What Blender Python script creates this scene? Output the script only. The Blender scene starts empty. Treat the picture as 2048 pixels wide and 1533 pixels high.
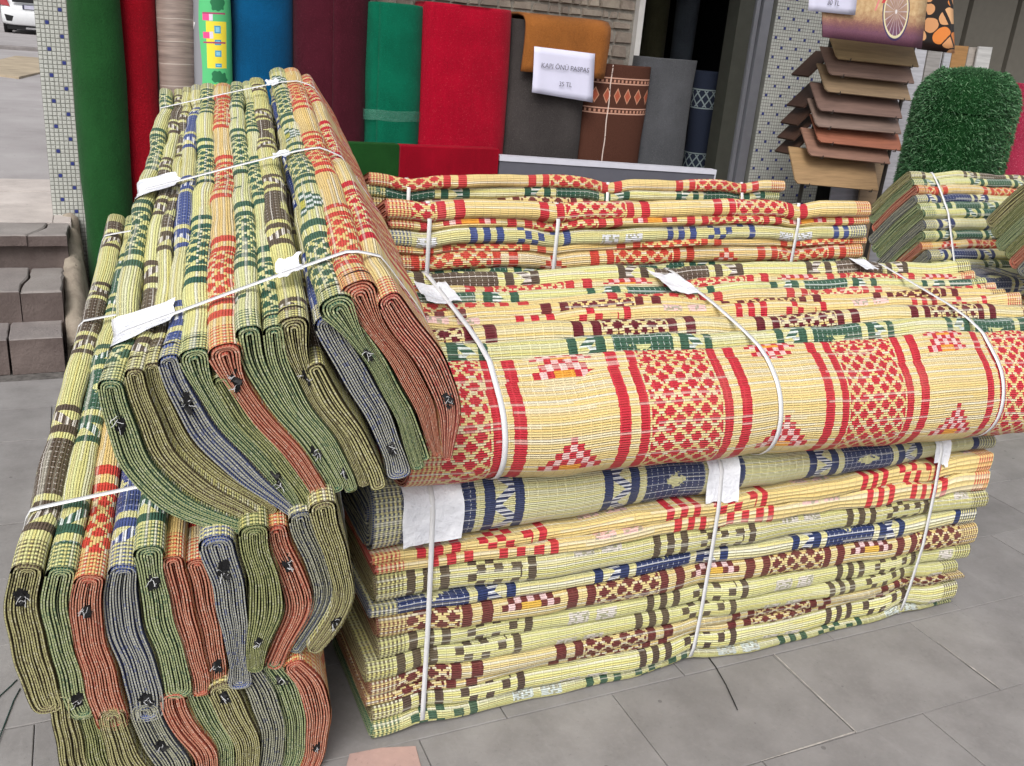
import bpy, math, random
import numpy as np
from math import sin, cos, pi, radians, atan
from mathutils import Vector, Matrix

random.seed(7)
rng = np.random.default_rng(7)
scene = bpy.context.scene
col = scene.collection

# ------------------------------------------------------------------ camera, light, exposure
# x runs along the shop front, y away from the street side towards the shop, z up (metres)
FPX, TH, RO = 1837.0, radians(20.3), atan(0.0873)
CAM = np.array([-0.4866, -1.5889, 1.5])
_c, _s = 0.9019, 0.4320
_fw = np.array([_s * cos(TH), _c * cos(TH), -sin(TH)])
_U0 = np.array([_s * sin(TH), _c * sin(TH), cos(TH)])
_R0 = np.array([_c, -_s, 0.0])
_X = cos(RO) * _R0 + sin(RO) * _U0
_Y = -sin(RO) * _R0 + cos(RO) * _U0
cam_data = bpy.data.cameras.new("camera")
cam_data.sensor_width = 36.0
cam_data.lens = FPX / 2048.0 * 36.0
cam_data.clip_end = 500.0
cam_data.clip_start = 0.05
cam = bpy.data.objects.new("camera", cam_data)
col.objects.link(cam)
_Z = -_fw
cam.matrix_world = Matrix(((_X[0], _Y[0], _Z[0], CAM[0]), (_X[1], _Y[1], _Z[1], CAM[1]), (_X[2], _Y[2], _Z[2], CAM[2]), (0, 0, 0, 1)))
scene.camera = cam

SUN_EL, SUN_AZ = radians(46), radians(215)     # azimuth measured from +y clockwise
world = bpy.data.worlds.new("World")
scene.world = world
world.use_nodes = True
wn = world.node_tree
wn.nodes.clear()
w_out = wn.nodes.new("ShaderNodeOutputWorld")
w_bg = wn.nodes.new("ShaderNodeBackground")
w_sky = wn.nodes.new("ShaderNodeTexSky")
w_sky.sky_type = 'NISHITA'
w_sky.sun_disc = False
w_sky.sun_elevation = SUN_EL
w_sky.sun_rotation = SUN_AZ
w_sky.air_density = 1.0
w_sky.dust_density = 4.0
w_hs = wn.nodes.new("ShaderNodeHueSaturation")   # overcast: the cloud layer takes the blue out of the sky
w_hs.inputs['Saturation'].default_value = 0.22
wn.links.new(w_sky.outputs[0], w_hs.inputs['Color'])
wn.links.new(w_hs.outputs[0], w_bg.inputs[0])
w_bg.inputs[1].default_value = 0.15
wn.links.new(w_bg.outputs[0], w_out.inputs[0])

sun_data = bpy.data.lights.new("sun", 'SUN')
sun_data.energy = 1.5
sun_data.angle = radians(28)
sun_data.color = (1.0, 0.965, 0.92)
sun = bpy.data.objects.new("sun", sun_data)
col.objects.link(sun)
_sd = Vector((sin(SUN_AZ) * cos(SUN_EL), cos(SUN_AZ) * cos(SUN_EL), sin(SUN_EL)))
sun.rotation_euler = _sd.to_track_quat('Z', 'Y').to_euler()

scene.view_settings.view_transform = 'Standard'
scene.view_settings.look = 'None'
scene.view_settings.exposure = 0.19
scene.view_settings.gamma = 1.0
scene.view_settings.use_curve_mapping = False
scene.cycles.max_bounces = 6


# ------------------------------------------------------------------ measuring helpers
def ray(px, py):
    return (px - 1024.0) * _X - (py - 766.5) * _Y + FPX * _fw


def at_plane(px, py, p0, n):
    d = ray(px, py)
    return CAM + d * (np.dot(np.asarray(p0) - CAM, n) / np.dot(d, n))


def at_y(px, py, y):
    return at_plane(px, py, (0, y, 0), np.array([0, 1.0, 0]))


def at_z(px, py, z):
    return at_plane(px, py, (0, 0, z), np.array([0, 0, 1.0]))


def lin(h):
    h = h.lstrip('#')
    out = []
    for k in (0, 2, 4):
        c = int(h[k:k + 2], 16) / 255.0
        out.append(c / 12.92 if c <= 0.04045 else ((c + 0.055) / 1.055) ** 2.4)
    return tuple(out)


# ------------------------------------------------------------------ scene graph helpers
def tag(o, label=None, cat=None, group=None, kind=None):
    if label: o["label"] = label
    if cat: o["category"] = cat
    if group: o["group"] = group
    if kind: o["kind"] = kind
    return o


def empty(name, loc=(0, 0, 0), parent=None):
    o = bpy.data.objects.new(name, None)
    o.empty_display_size = 0.05
    col.objects.link(o)
    o.location = loc
    if parent: o.parent = parent
    return o


def mesh_obj(name, verts, faces, mats, parent=None, uvs=None, fmat=None, smooth=True, aux=None):
    me = bpy.data.meshes.new(name)
    me.from_pydata([tuple(map(float, v)) for v in verts], [], [tuple(map(int, f)) for f in faces])
    if not isinstance(mats, (list, tuple)): mats = [mats]
    for m in mats: me.materials.append(m)
    if uvs is not None:
        uvl = me.uv_layers.new(name="UVMap")
        uvl.data.foreach_set("uv", np.asarray(uvs, dtype=np.float32).ravel())
    if aux is not None:
        al = me.uv_layers.new(name="aux")
        al.data.foreach_set("uv", np.tile(np.array(aux, dtype=np.float32), len(me.loops)))
        me.uv_layers.active_index = 0
    if fmat is not None:
        me.polygons.foreach_set("material_index", np.asarray(fmat, dtype=np.int32))
    sm = np.full(len(me.polygons), bool(smooth)) if np.isscalar(smooth) else np.asarray(smooth, dtype=bool)
    me.polygons.foreach_set("use_smooth", sm)
    me.update()
    o = bpy.data.objects.new(name, me)
    col.objects.link(o)
    if parent:
        o.parent = parent
        o.matrix_parent_inverse = parent.matrix_basis.inverted()
    return o


class MB:
    """collects shapes for one mesh; points are world coordinates"""
    def __init__(s): s.v, s.f, s.m = [], [], []

    def add(s, verts, faces, mi=0):
        b = len(s.v)
        s.v += [tuple(v) for v in verts]
        s.f += [tuple(b + i for i in f) for f in faces]
        s.m += [mi] * len(faces)

    def hexa(s, p, mi=0):       # 8 points: bottom 4 ccw, top 4 ccw
        s.add(p, [(3, 2, 1, 0), (4, 5, 6, 7), (0, 1, 5, 4), (1, 2, 6, 5), (2, 3, 7, 6), (3, 0, 4, 7)], mi)

    def box(s, x0, x1, y0, y1, z0, z1, mi=0):
        s.hexa([(x0, y0, z0), (x1, y0, z0), (x1, y1, z0), (x0, y1, z0), (x0, y0, z1), (x1, y0, z1), (x1, y1, z1), (x0, y1, z1)], mi)

    def bbox(s, x0, x1, y0, y1, z0, z1, b=0.004, mi=0):      # box with chamfered top rim
        lo = [(x0, y0, z0), (x1, y0, z0), (x1, y1, z0), (x0, y1, z0)]
        mid = [(x0, y0, z1 - b), (x1, y0, z1 - b), (x1, y1, z1 - b), (x0, y1, z1 - b)]
        top = [(x0 + b, y0 + b, z1), (x1 - b, y0 + b, z1), (x1 - b, y1 - b, z1), (x0 + b, y1 - b, z1)]
        f = [(8, 9, 10, 11)]
        for i in range(4):
            j = (i + 1) % 4
            f += [(i, j, 4 + j, 4 + i), (4 + i, 4 + j, 8 + j, 8 + i)]
        s.add(lo + mid + top, f, mi)

    def prism(s, poly, z0, z1, b=0.006, mi=0, side=None):       # convex polygon in xy, chamfered top
        n = len(poly)
        cx = sum(p[0] for p in poly) / n
        cy = sum(p[1] for p in poly) / n
        ins = []
        hx = (max(p[0] for p in poly) - min(p[0] for p in poly)) / 2
        hy = (max(p[1] for p in poly) - min(p[1] for p in poly)) / 2
        for x, y in poly:
            bb = b * random.uniform(0.6, 1.5) if n > 8 else b
            ins.append((x - (x - cx) / hx * bb, y - (y - cy) / hy * bb))
        v = [(x, y, z0) for x, y in poly] + [(x, y, z1 - b) for x, y in poly] + [(x, y, z1) for x, y in ins]
        f, g = [tuple(range(2 * n, 3 * n))], []
        for i in range(n):
            j = (i + 1) % n
            g.append((i, j, n + j, n + i))
            f.append((n + i, n + j, 2 * n + j, 2 * n + i))
        s.add(v, f, mi)
        s.f += [tuple(len(s.v) - 3 * n + k for k in q) for q in g]
        s.m += [mi if side is None else side] * len(g)

    def tube(s, pts, r, sides=6, mi=0):
        pts = [np.array(p, float) for p in pts]
        rings = []
        for i, p in enumerate(pts):
            t = pts[min(i + 1, len(pts) - 1)] - pts[max(i - 1, 0)]
            t /= (np.linalg.norm(t) + 1e-9)
            a = np.cross(t, [0, 0, 1.0]) if abs(t[2]) < 0.9 else np.cross(t, [1.0, 0, 0])
            a /= np.linalg.norm(a)
            b = np.cross(t, a)
            rr = r[i] if isinstance(r, (list, tuple)) else r
            rings.append([p + rr * (cos(2 * pi * k / sides) * a + sin(2 * pi * k / sides) * b) for k in range(sides)])
        v = [q for R in rings for q in R]
        f = []
        for i in range(len(rings) - 1):
            for k in range(sides):
                k2 = (k + 1) % sides
                f.append((i * sides + k, i * sides + k2, (i + 1) * sides + k2, (i + 1) * sides + k))
        f.append(tuple(range(sides))[::-1])
        f.append(tuple((len(rings) - 1) * sides + k for k in range(sides)))
        s.add(v, f, mi)

    def build(s, name, mats, parent=None, smooth=False):
        return mesh_obj(name, s.v, s.f, mats, parent, fmat=s.m, smooth=smooth)


# ------------------------------------------------------------------ node expression helpers
class Ex:
    def __init__(s, nt, sock): s.nt, s.k = nt, sock

    def m(s, op, *args):
        n = s.nt.nodes.new('ShaderNodeMath')
        n.operation = op
        for i, a in enumerate((s,) + args):
            if isinstance(a, Ex): s.nt.links.new(a.k, n.inputs[i])
            else: n.inputs[i].default_value = float(a)
        return Ex(s.nt, n.outputs[0])

    def __add__(s, o): return s.m('ADD', o)
    __radd__ = __add__
    def __sub__(s, o): return s.m('SUBTRACT', o)
    def __rsub__(s, o): return (s * -1.0) + o
    def __mul__(s, o): return s.m('MULTIPLY', o)
    __rmul__ = __mul__
    def __truediv__(s, o): return s.m('DIVIDE', o)
    def floor(s): return s.m('FLOOR')
    def fr(s): return s.m('FRACT')
    def abs(s): return s.m('ABSOLUTE')
    def sin(s): return s.m('SINE')
    def mod(s, o): return s.m('FLOORED_MODULO', o)
    def __lt__(s, o): return s.m('LESS_THAN', o)
    def __gt__(s, o): return s.m('GREATER_THAN', o)
    def mx(s, o): return s.m('MAXIMUM', o)
    def mn(s, o): return s.m('MINIMUM', o)
    def sqrt(s): return s.m('SQRT')
    def inv(s): return 1.0 - s
    def band(s, a, b): return (s > a) * (s < b)


def new_mat(name):
    m = bpy.data.materials.new(name)
    m.use_nodes = True
    nt = m.node_tree
    bs = nt.nodes['Principled BSDF']
    return m, nt, bs


def uv_ex(nt, layer="UVMap"):
    u = nt.nodes.new('ShaderNodeUVMap')
    u.uv_map = layer
    x = nt.nodes.new('ShaderNodeSeparateXYZ')
    nt.links.new(u.outputs[0], x.inputs[0])
    return Ex(nt, x.outputs[0]), Ex(nt, x.outputs[1])


def obj_co(nt):
    t = nt.nodes.new('ShaderNodeTexCoord')
    return t.outputs['Object']


def gen_geo(nt):
    g = nt.nodes.new('ShaderNodeNewGeometry')
    return g.outputs['Position']


def hash2(nt, a, b=None):
    w = nt.nodes.new('ShaderNodeTexWhiteNoise')
    c = nt.nodes.new('ShaderNodeCombineXYZ')
    w.noise_dimensions = '2D'
    nt.links.new(a.k, c.inputs[0])
    if b is not None:
        if isinstance(b, Ex): nt.links.new(b.k, c.inputs[1])
        else: c.inputs[1].default_value = b
    nt.links.new(c.outputs[0], w.inputs['Vector'])
    return Ex(nt, w.outputs['Value'])


def obj_rand(nt):
    return Ex(nt, nt.nodes.new('ShaderNodeObjectInfo').outputs['Random'])


def mixc(nt, fac, a, b):
    n = nt.nodes.new('ShaderNodeMix')
    n.data_type = 'RGBA'
    n.clamp_factor = True
    if isinstance(fac, Ex): nt.links.new(fac.k, n.inputs[0])
    else: n.inputs[0].default_value = fac
    for v, i in ((a, 6), (b, 7)):
        if isinstance(v, (tuple, list)): n.inputs[i].default_value = (v[0], v[1], v[2], 1)
        else: nt.links.new(v, n.inputs[i])
    return n.outputs[2]


def noise(nt, vec, scale, detail=3, rough=0.55, dims='3D'):
    n = nt.nodes.new('ShaderNodeTexNoise')
    n.noise_dimensions = dims
    n.inputs['Scale'].default_value = scale
    n.inputs['Detail'].default_value = detail
    n.inputs['Roughness'].default_value = rough
    if vec is not None: nt.links.new(vec, n.inputs['Vector'])
    return Ex(nt, n.outputs['Fac'])


def bump(nt, bs, h, strength, dist):
    b = nt.nodes.new('ShaderNodeBump')
    b.inputs['Strength'].default_value = strength
    b.inputs['Distance'].default_value = dist
    nt.links.new(h.k, b.inputs['Height'])
    nt.links.new(b.outputs[0], bs.inputs['Normal'])


def scale_vec(nt, sock, sx, sy, sz):
    m = nt.nodes.new('ShaderNodeMapping')
    m.inputs['Scale'].default_value = (sx, sy, sz)
    nt.links.new(sock, m.inputs['Vector'])
    return m.outputs[0]


def simple(name, c, rough=0.6, var=0.12, nscale=20.0, bumpd=0.0, bscale=120.0, metal=0.0, spec=0.3, c2=None, objvar=0.0):
    m, nt, bs = new_mat(name)
    pos = gen_geo(nt)
    f = noise(nt, pos, nscale, 4)
    dark = tuple(x * (1 - var * 2) for x in c) if c2 is None else c2
    cc = mixc(nt, (f - 0.3) * 2.2, dark, c)
    if objvar:
        cc = mixc(nt, obj_rand(nt) * objvar, cc, tuple(x * 0.55 for x in c))
    nt.links.new(cc, bs.inputs['Base Color'])
    bs.inputs['Roughness'].default_value = rough
    bs.inputs['Metallic'].default_value = metal
    bs.inputs['Specular IOR Level'].default_value = spec
    if bumpd:
        bump(nt, bs, noise(nt, pos, bscale, 3), 0.8, bumpd)
    return m


# ------------------------------------------------------------------ woven straw materials
CREAM = lin('E6CF90'); WHITE = lin('EAE7DA'); YELL = lin('DFCB62')
PAL = {   # ground, main colour, light accent, second accent
    'red': (CREAM, lin('C8203A'), lin('F0C8C4'), lin('EFA33C')),
    'orange': (lin('E6C888'), lin('CF4038'), lin('F2CBC0'), lin('EFA33C')),
    'maroon': (lin('E5D294'), lin('6B1F2D'), lin('EAC9CB'), lin('E3B54B')),
    'green': (lin('DCDD9E'), lin('27584A'), lin('DDE6E4'), lin('CDC653')),
    'navy': (lin('DBD8A4'), lin('283768'), lin('E2E4EA'), lin('D6C858')),
    'blue': (lin('DCD8A0'), lin('30478F'), lin('E6E8F0'), lin('D8CB5A')),
    'brown': (lin('E0DE9A'), lin('57463F'), lin('E3DCD6'), lin('D8B94E')),
    'moss': (lin('CDCB8B'), lin('44563A'), lin('DDE0D0'), lin('C2B84F')),
}
PV = 0.0053      # straw pitch


def weave(design, pal, P=0.56, ribs=1.0):
    G, MC, LC, OC = PAL[pal]
    m, nt, bs = new_mat(f"woven_straw_{design}_{pal}")
    s_raw, v = uv_ex(nt)
    ph, Lx = uv_ex(nt, "aux")
    j = (v / PV).floor()
    hj = hash2(nt, j, obj_rand(nt) * 40.0)
    s = s_raw + (hj - 0.5) * 0.0022      # every straw lies a little off its neighbour
    tri3 = (j / 3.0).fr()
    ground = mixc(nt, ((hj > 0.80) * 0.3 + (tri3 < 0.2) * (hj > 0.25) * 0.42) * ribs, G, WHITE)
    ground = mixc(nt, ((hj < 0.12) * 0.25 + (tri3 > 0.5) * (hj > 0.45) * 0.36) * ribs, ground, YELL if pal not in ('red', 'orange', 'maroon') else lin('EFC66A'))
    # fine warp threads crossing the straws
    th = ((s_raw / 0.0235).fr() < 0.08) * 0.30
    ground = mixc(nt, th, ground, lin('6B5F45'))
    q = (s + ph).mod(P)
    x = q - P / 2
    d = x.abs()
    if design == 'D':
        hb = 0.166 * P
        X = ((x / 0.0045).floor() + 0.5) * (0.0045 / 0.047)
        Yv = (j + 0.5) * (PV / 0.038)
        f1 = ((X + Yv).fr() - 0.5).abs()
        f2 = ((X - Yv).fr() - 0.5).abs()
        dia = (f1.mx(f2) < 0.37) * (d < hb)
        st = d.band(hb + 0.005, hb + 0.029).mx(d.band(hb + 0.053, hb + 0.081))
        main = dia.mx(st)
        y = (v + 0.31).mod(0.37)
        lev = (y / 0.0165).floor()
        cx = (((d - P / 2).abs()) / 0.0165 + 0.5).floor()
        pyr = ((cx - lev) < 0.5) * (lev < 4.5) * (d > hb + 0.09)
        alt = ((cx + lev) / 2.0).fr() > 0.25
        edge = (cx - lev) > -0.5
        c = mixc(nt, main, ground, MC)
        c = mixc(nt, pyr, c, MC)
        c = mixc(nt, pyr * alt * edge.inv(), c, LC)
        c = mixc(nt, pyr * (lev > 3.5) * (cx < 1.5), c, OC)
    elif design == 'K':
        hb = 0.138 * P
        blk = d < hb
        grid = ((s / 0.0165).fr() < 0.1) * (((v / PV / 2).fr()) < 0.62)
        grid = grid.mx(((v / 0.028).fr() < 0.07))
        yv = v.mod(0.23) - 0.115
        cell = hash2(nt, (s / 0.0075).floor(), (v / 0.01).floor())
        burst = ((x.abs() / 0.05 + yv.abs() / 0.034 + cell * 0.55) < 1.0) * blk
        st = d.band(hb + 0.020, hb + 0.045).mx(d.band(hb + 0.092, hb + 0.115))
        zx = (d - hb - 0.045) / 0.047
        tri = ((v / 0.085).fr() - 0.5).abs() * 2.0
        zig = ((zx - tri).abs() < 0.33) * zx.band(0.0, 1.0)
        alt = (v / (PV * 2.4)).fr() < 0.5
        c = mixc(nt, blk, ground, MC)
        c = mixc(nt, blk * grid * 0.75, c, LC)
        c = mixc(nt, burst, c, G)
        c = mixc(nt, st, c, MC)
        c = mixc(nt, zig * alt, c, MC)
        c = mixc(nt, zig * alt.inv(), c, LC)
    else:   # 'C': squares and plain ground
        cz = 0.021
        st = q.band(0.0, 0.021).mx(q.band(0.039, 0.060)).mx(q.band(0.078, 0.099)).mx(q.band(0.285, 0.305))
        i2 = ((q - 0.14) / cz).floor()
        j2 = (v / cz).floor()
        h2 = hash2(nt, i2, j2.mod(5.0))
        sq = q.band(0.14, 0.224) * ((((i2 + j2) / 2.0).fr()) < 0.25) * (h2 > 0.25)
        ed = q.band(0.245, 0.27) * (h2 > 0.8)
        patch = q.band(0.40, 0.455).mx(q.band(0.475, 0.53)) * (((v.mod(0.12)) < 0.07))
        bl = hash2(nt, (s / 0.006).floor(), (v / PV).floor())
        c = mixc(nt, st.mx(sq).mx(ed), ground, MC)
        c = mixc(nt, patch * (bl > 0.3), c, LC)
        c = mixc(nt, patch * (bl < 0.3) * 0.6, c, lin('8C8C90'))
    # selvedge: close bands of thread at both ends of the length
    sel = (s_raw < 0.062).mx(s_raw > (Lx - 0.062))
    ck = ((s / 0.0098).fr() < 0.5) * (((j / 2.0).fr() < 0.25) * 0.35 + 0.55)
    selc = mixc(nt, ck, ground, MC)
    c = mixc(nt, sel, c, selc)
    c = mixc(nt, obj_rand(nt) * 0.10, c, tuple(k * 0.6 for k in G))
    hs = hash2(nt, j, (s_raw / 0.19 + hj * 7.0).floor())
    c = mixc(nt, (hs - 0.3) * 0.09, c, tuple(k * 0.45 for k in G))
    c = mixc(nt, (hs > 0.93) * 0.35, c, WHITE)
    # handling wear: faint dusty blotches with a shape of their own
    dust = (noise(nt, gen_geo(nt), 7.0, 3) - 0.55) * 0.5
    c = mixc(nt, dust, c, lin('B8AC90'))
    nt.links.new(c, bs.inputs['Base Color'])
    bs.inputs['Roughness'].default_value = 0.44
    bs.inputs['Coat Weight'].default_value = 0.0
    bs.inputs['Specular IOR Level'].default_value = 0.42
    rib = ((v / PV).fr() * pi).sin()
    notch = ((s / 0.0235).fr() * 2.0 - 1.0).abs()
    notch = (notch < 0.82) * 0.55 + 0.45
    hgt = rib * notch * (hj * 0.35 + 0.75)
    bump(nt, bs, hgt, 1.0, 0.0028)
    return m


EDGEPAL = {'orange': (lin('DDB292'), lin('A8483A')), 'red': (lin('DDB292'), lin('A23A3C'))}


def edge_mat(pal):
    G, MC, LC, OC = PAL[pal]
    G, MC = EDGEPAL.get(pal, (G, MC))
    m, nt, bs = new_mat(f"mat_edge_{pal}")
    s, v = uv_ex(nt)
    bead = (v / 0.0068).fr() < 0.76
    h = hash2(nt, (v / 0.0068).floor(), obj_rand(nt) * 50.0)
    ED = tuple(0.52 * g_ + 0.48 * m_ for g_, m_ in zip(G, MC))
    ED2 = tuple(0.26 * g_ + 0.74 * m_ for g_, m_ in zip(G, MC))
    c = mixc(nt, bead, ED2, ED)
    c = mixc(nt, (h > 0.84) * bead * 0.20, c, WHITE)
    c = mixc(nt, (h < 0.08) * 0.5, c, MC)
    nt.links.new(c, bs.inputs['Base Color'])
    bs.inputs['Roughness'].default_value = 0.55
    return m


def layer_mat(pal):
    G, MC, LC, OC = PAL[pal]
    G, MC = EDGEPAL.get(pal, (G, MC))
    m, nt, bs = new_mat(f"mat_inside_{pal}")
    s, v = uv_ex(nt)
    bead = (v / 0.0052).fr() < 0.45
    c = mixc(nt, bead * 0.3, MC, G)
    nt.links.new(c, bs.inputs['Base Color'])
    bs.inputs['Roughness'].default_value = 0.6
    return m


SKIN = {}
for key, (dsg, pal, P) in {
    'redD': ('D', 'red', 0.566), 'orgD': ('D', 'orange', 0.58), 'marD': ('D', 'maroon', 0.526), 'greD': ('D', 'green', 0.58),
    'greK': ('K', 'green', 0.58), 'navK': ('K', 'navy', 0.60), 'bluK': ('K', 'blue', 0.66), 'broK': ('K', 'brown', 0.64),
    'broC': ('C', 'brown', 0.62), 'greC': ('C', 'green', 0.60), 'bluC': ('C', 'blue', 0.62), 'redC': ('C', 'red', 0.62),
    'mosK': ('K', 'moss', 0.55)}.items():
    SKIN[key] = (weave(dsg, pal, P), pal)
EDGE = {p: edge_mat(p) for p in PAL}
INSIDE = {p: layer_mat(p) for p in PAL}
M_CORE = simple("mat_core_painted_shade", (0.03, 0.028, 0.024), 0.9, 0.1)  # near-black, paints in the darkness deep between folded layers
M_STRAP = simple("white_polypropylene_strap", lin('DCDCDE'), 0.38, 0.03, 40, spec=0.5)
M_FILM, _nt, _bs = new_mat("white_plastic_film")
_f = noise(_nt, gen_geo(_nt), 14, 3)
_nt.links.new(mixc(_nt, _f, lin('E2E4EE'), lin('F4F5F9')), _bs.inputs['Base Color'])
_bs.inputs['Roughness'].default_value = 0.28
_nt.links.new(((_f - 0.3) * 0.5 + 0.82).mn(0.98).k, _bs.inputs['Alpha'])
bump(_nt, _bs, noise(_nt, gen_geo(_nt), 22, 4, 0.6), 1.0, 0.012)
M_BLACKTAPE = simple("black_binding_tape", (0.012, 0.012, 0.013), 0.5, 0.2, 80, 0.001, 200)
M_THREAD = simple("frayed_white_thread", lin('C9CACC'), 0.7, 0.1)

COLNAME = {'redD': 'red and cream diamond', 'orgD': 'orange-red and cream diamond', 'marD': 'maroon and cream diamond', 'greD': 'green and pale yellow diamond',
           'greK': 'green and pale yellow striped', 'navK': 'navy and pale yellow striped', 'bluK': 'bright blue and pale yellow striped', 'broK': 'brown and pale yellow striped',
           'broC': 'pale yellow checked brown', 'greC': 'pale yellow checked green', 'bluC': 'pale yellow checked blue', 'redC': 'cream checked red', 'mosK': 'moss green striped'}


# ------------------------------------------------------------------ folded mats and bundles
def resample(pts, n):
    pts = np.asarray(pts, float)
    seg = np.linalg.norm(np.diff(pts, axis=0), axis=1)
    t = np.concatenate([[0], np.cumsum(seg)])
    q = np.linspace(0, t[-1], n)
    out = np.stack([np.interp(q, t, pts[:, k]) for k in range(pts.shape[1])], 1)
    for _ in range(3):
        out[1:-1] = 0.25 * out[:-2] + 0.5 * out[1:-1] + 0.25 * out[2:]
    return out


def hull2(P):
    P = sorted(map(tuple, P))
    def half(ps):
        h = []
        for p in ps:
            while len(h) > 1 and (h[-1][0] - h[-2][0]) * (p[1] - h[-2][1]) - (h[-1][1] - h[-2][1]) * (p[0] - h[-2][0]) <= 0: h.pop()
            h.append(p)
        return h
    a, b = half(P), half(P[::-1])
    return np.array(a[:-1] + b[:-1])


NM, NA, CAPF = 20, 7, 0.85


class Mat:
    pass


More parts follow.
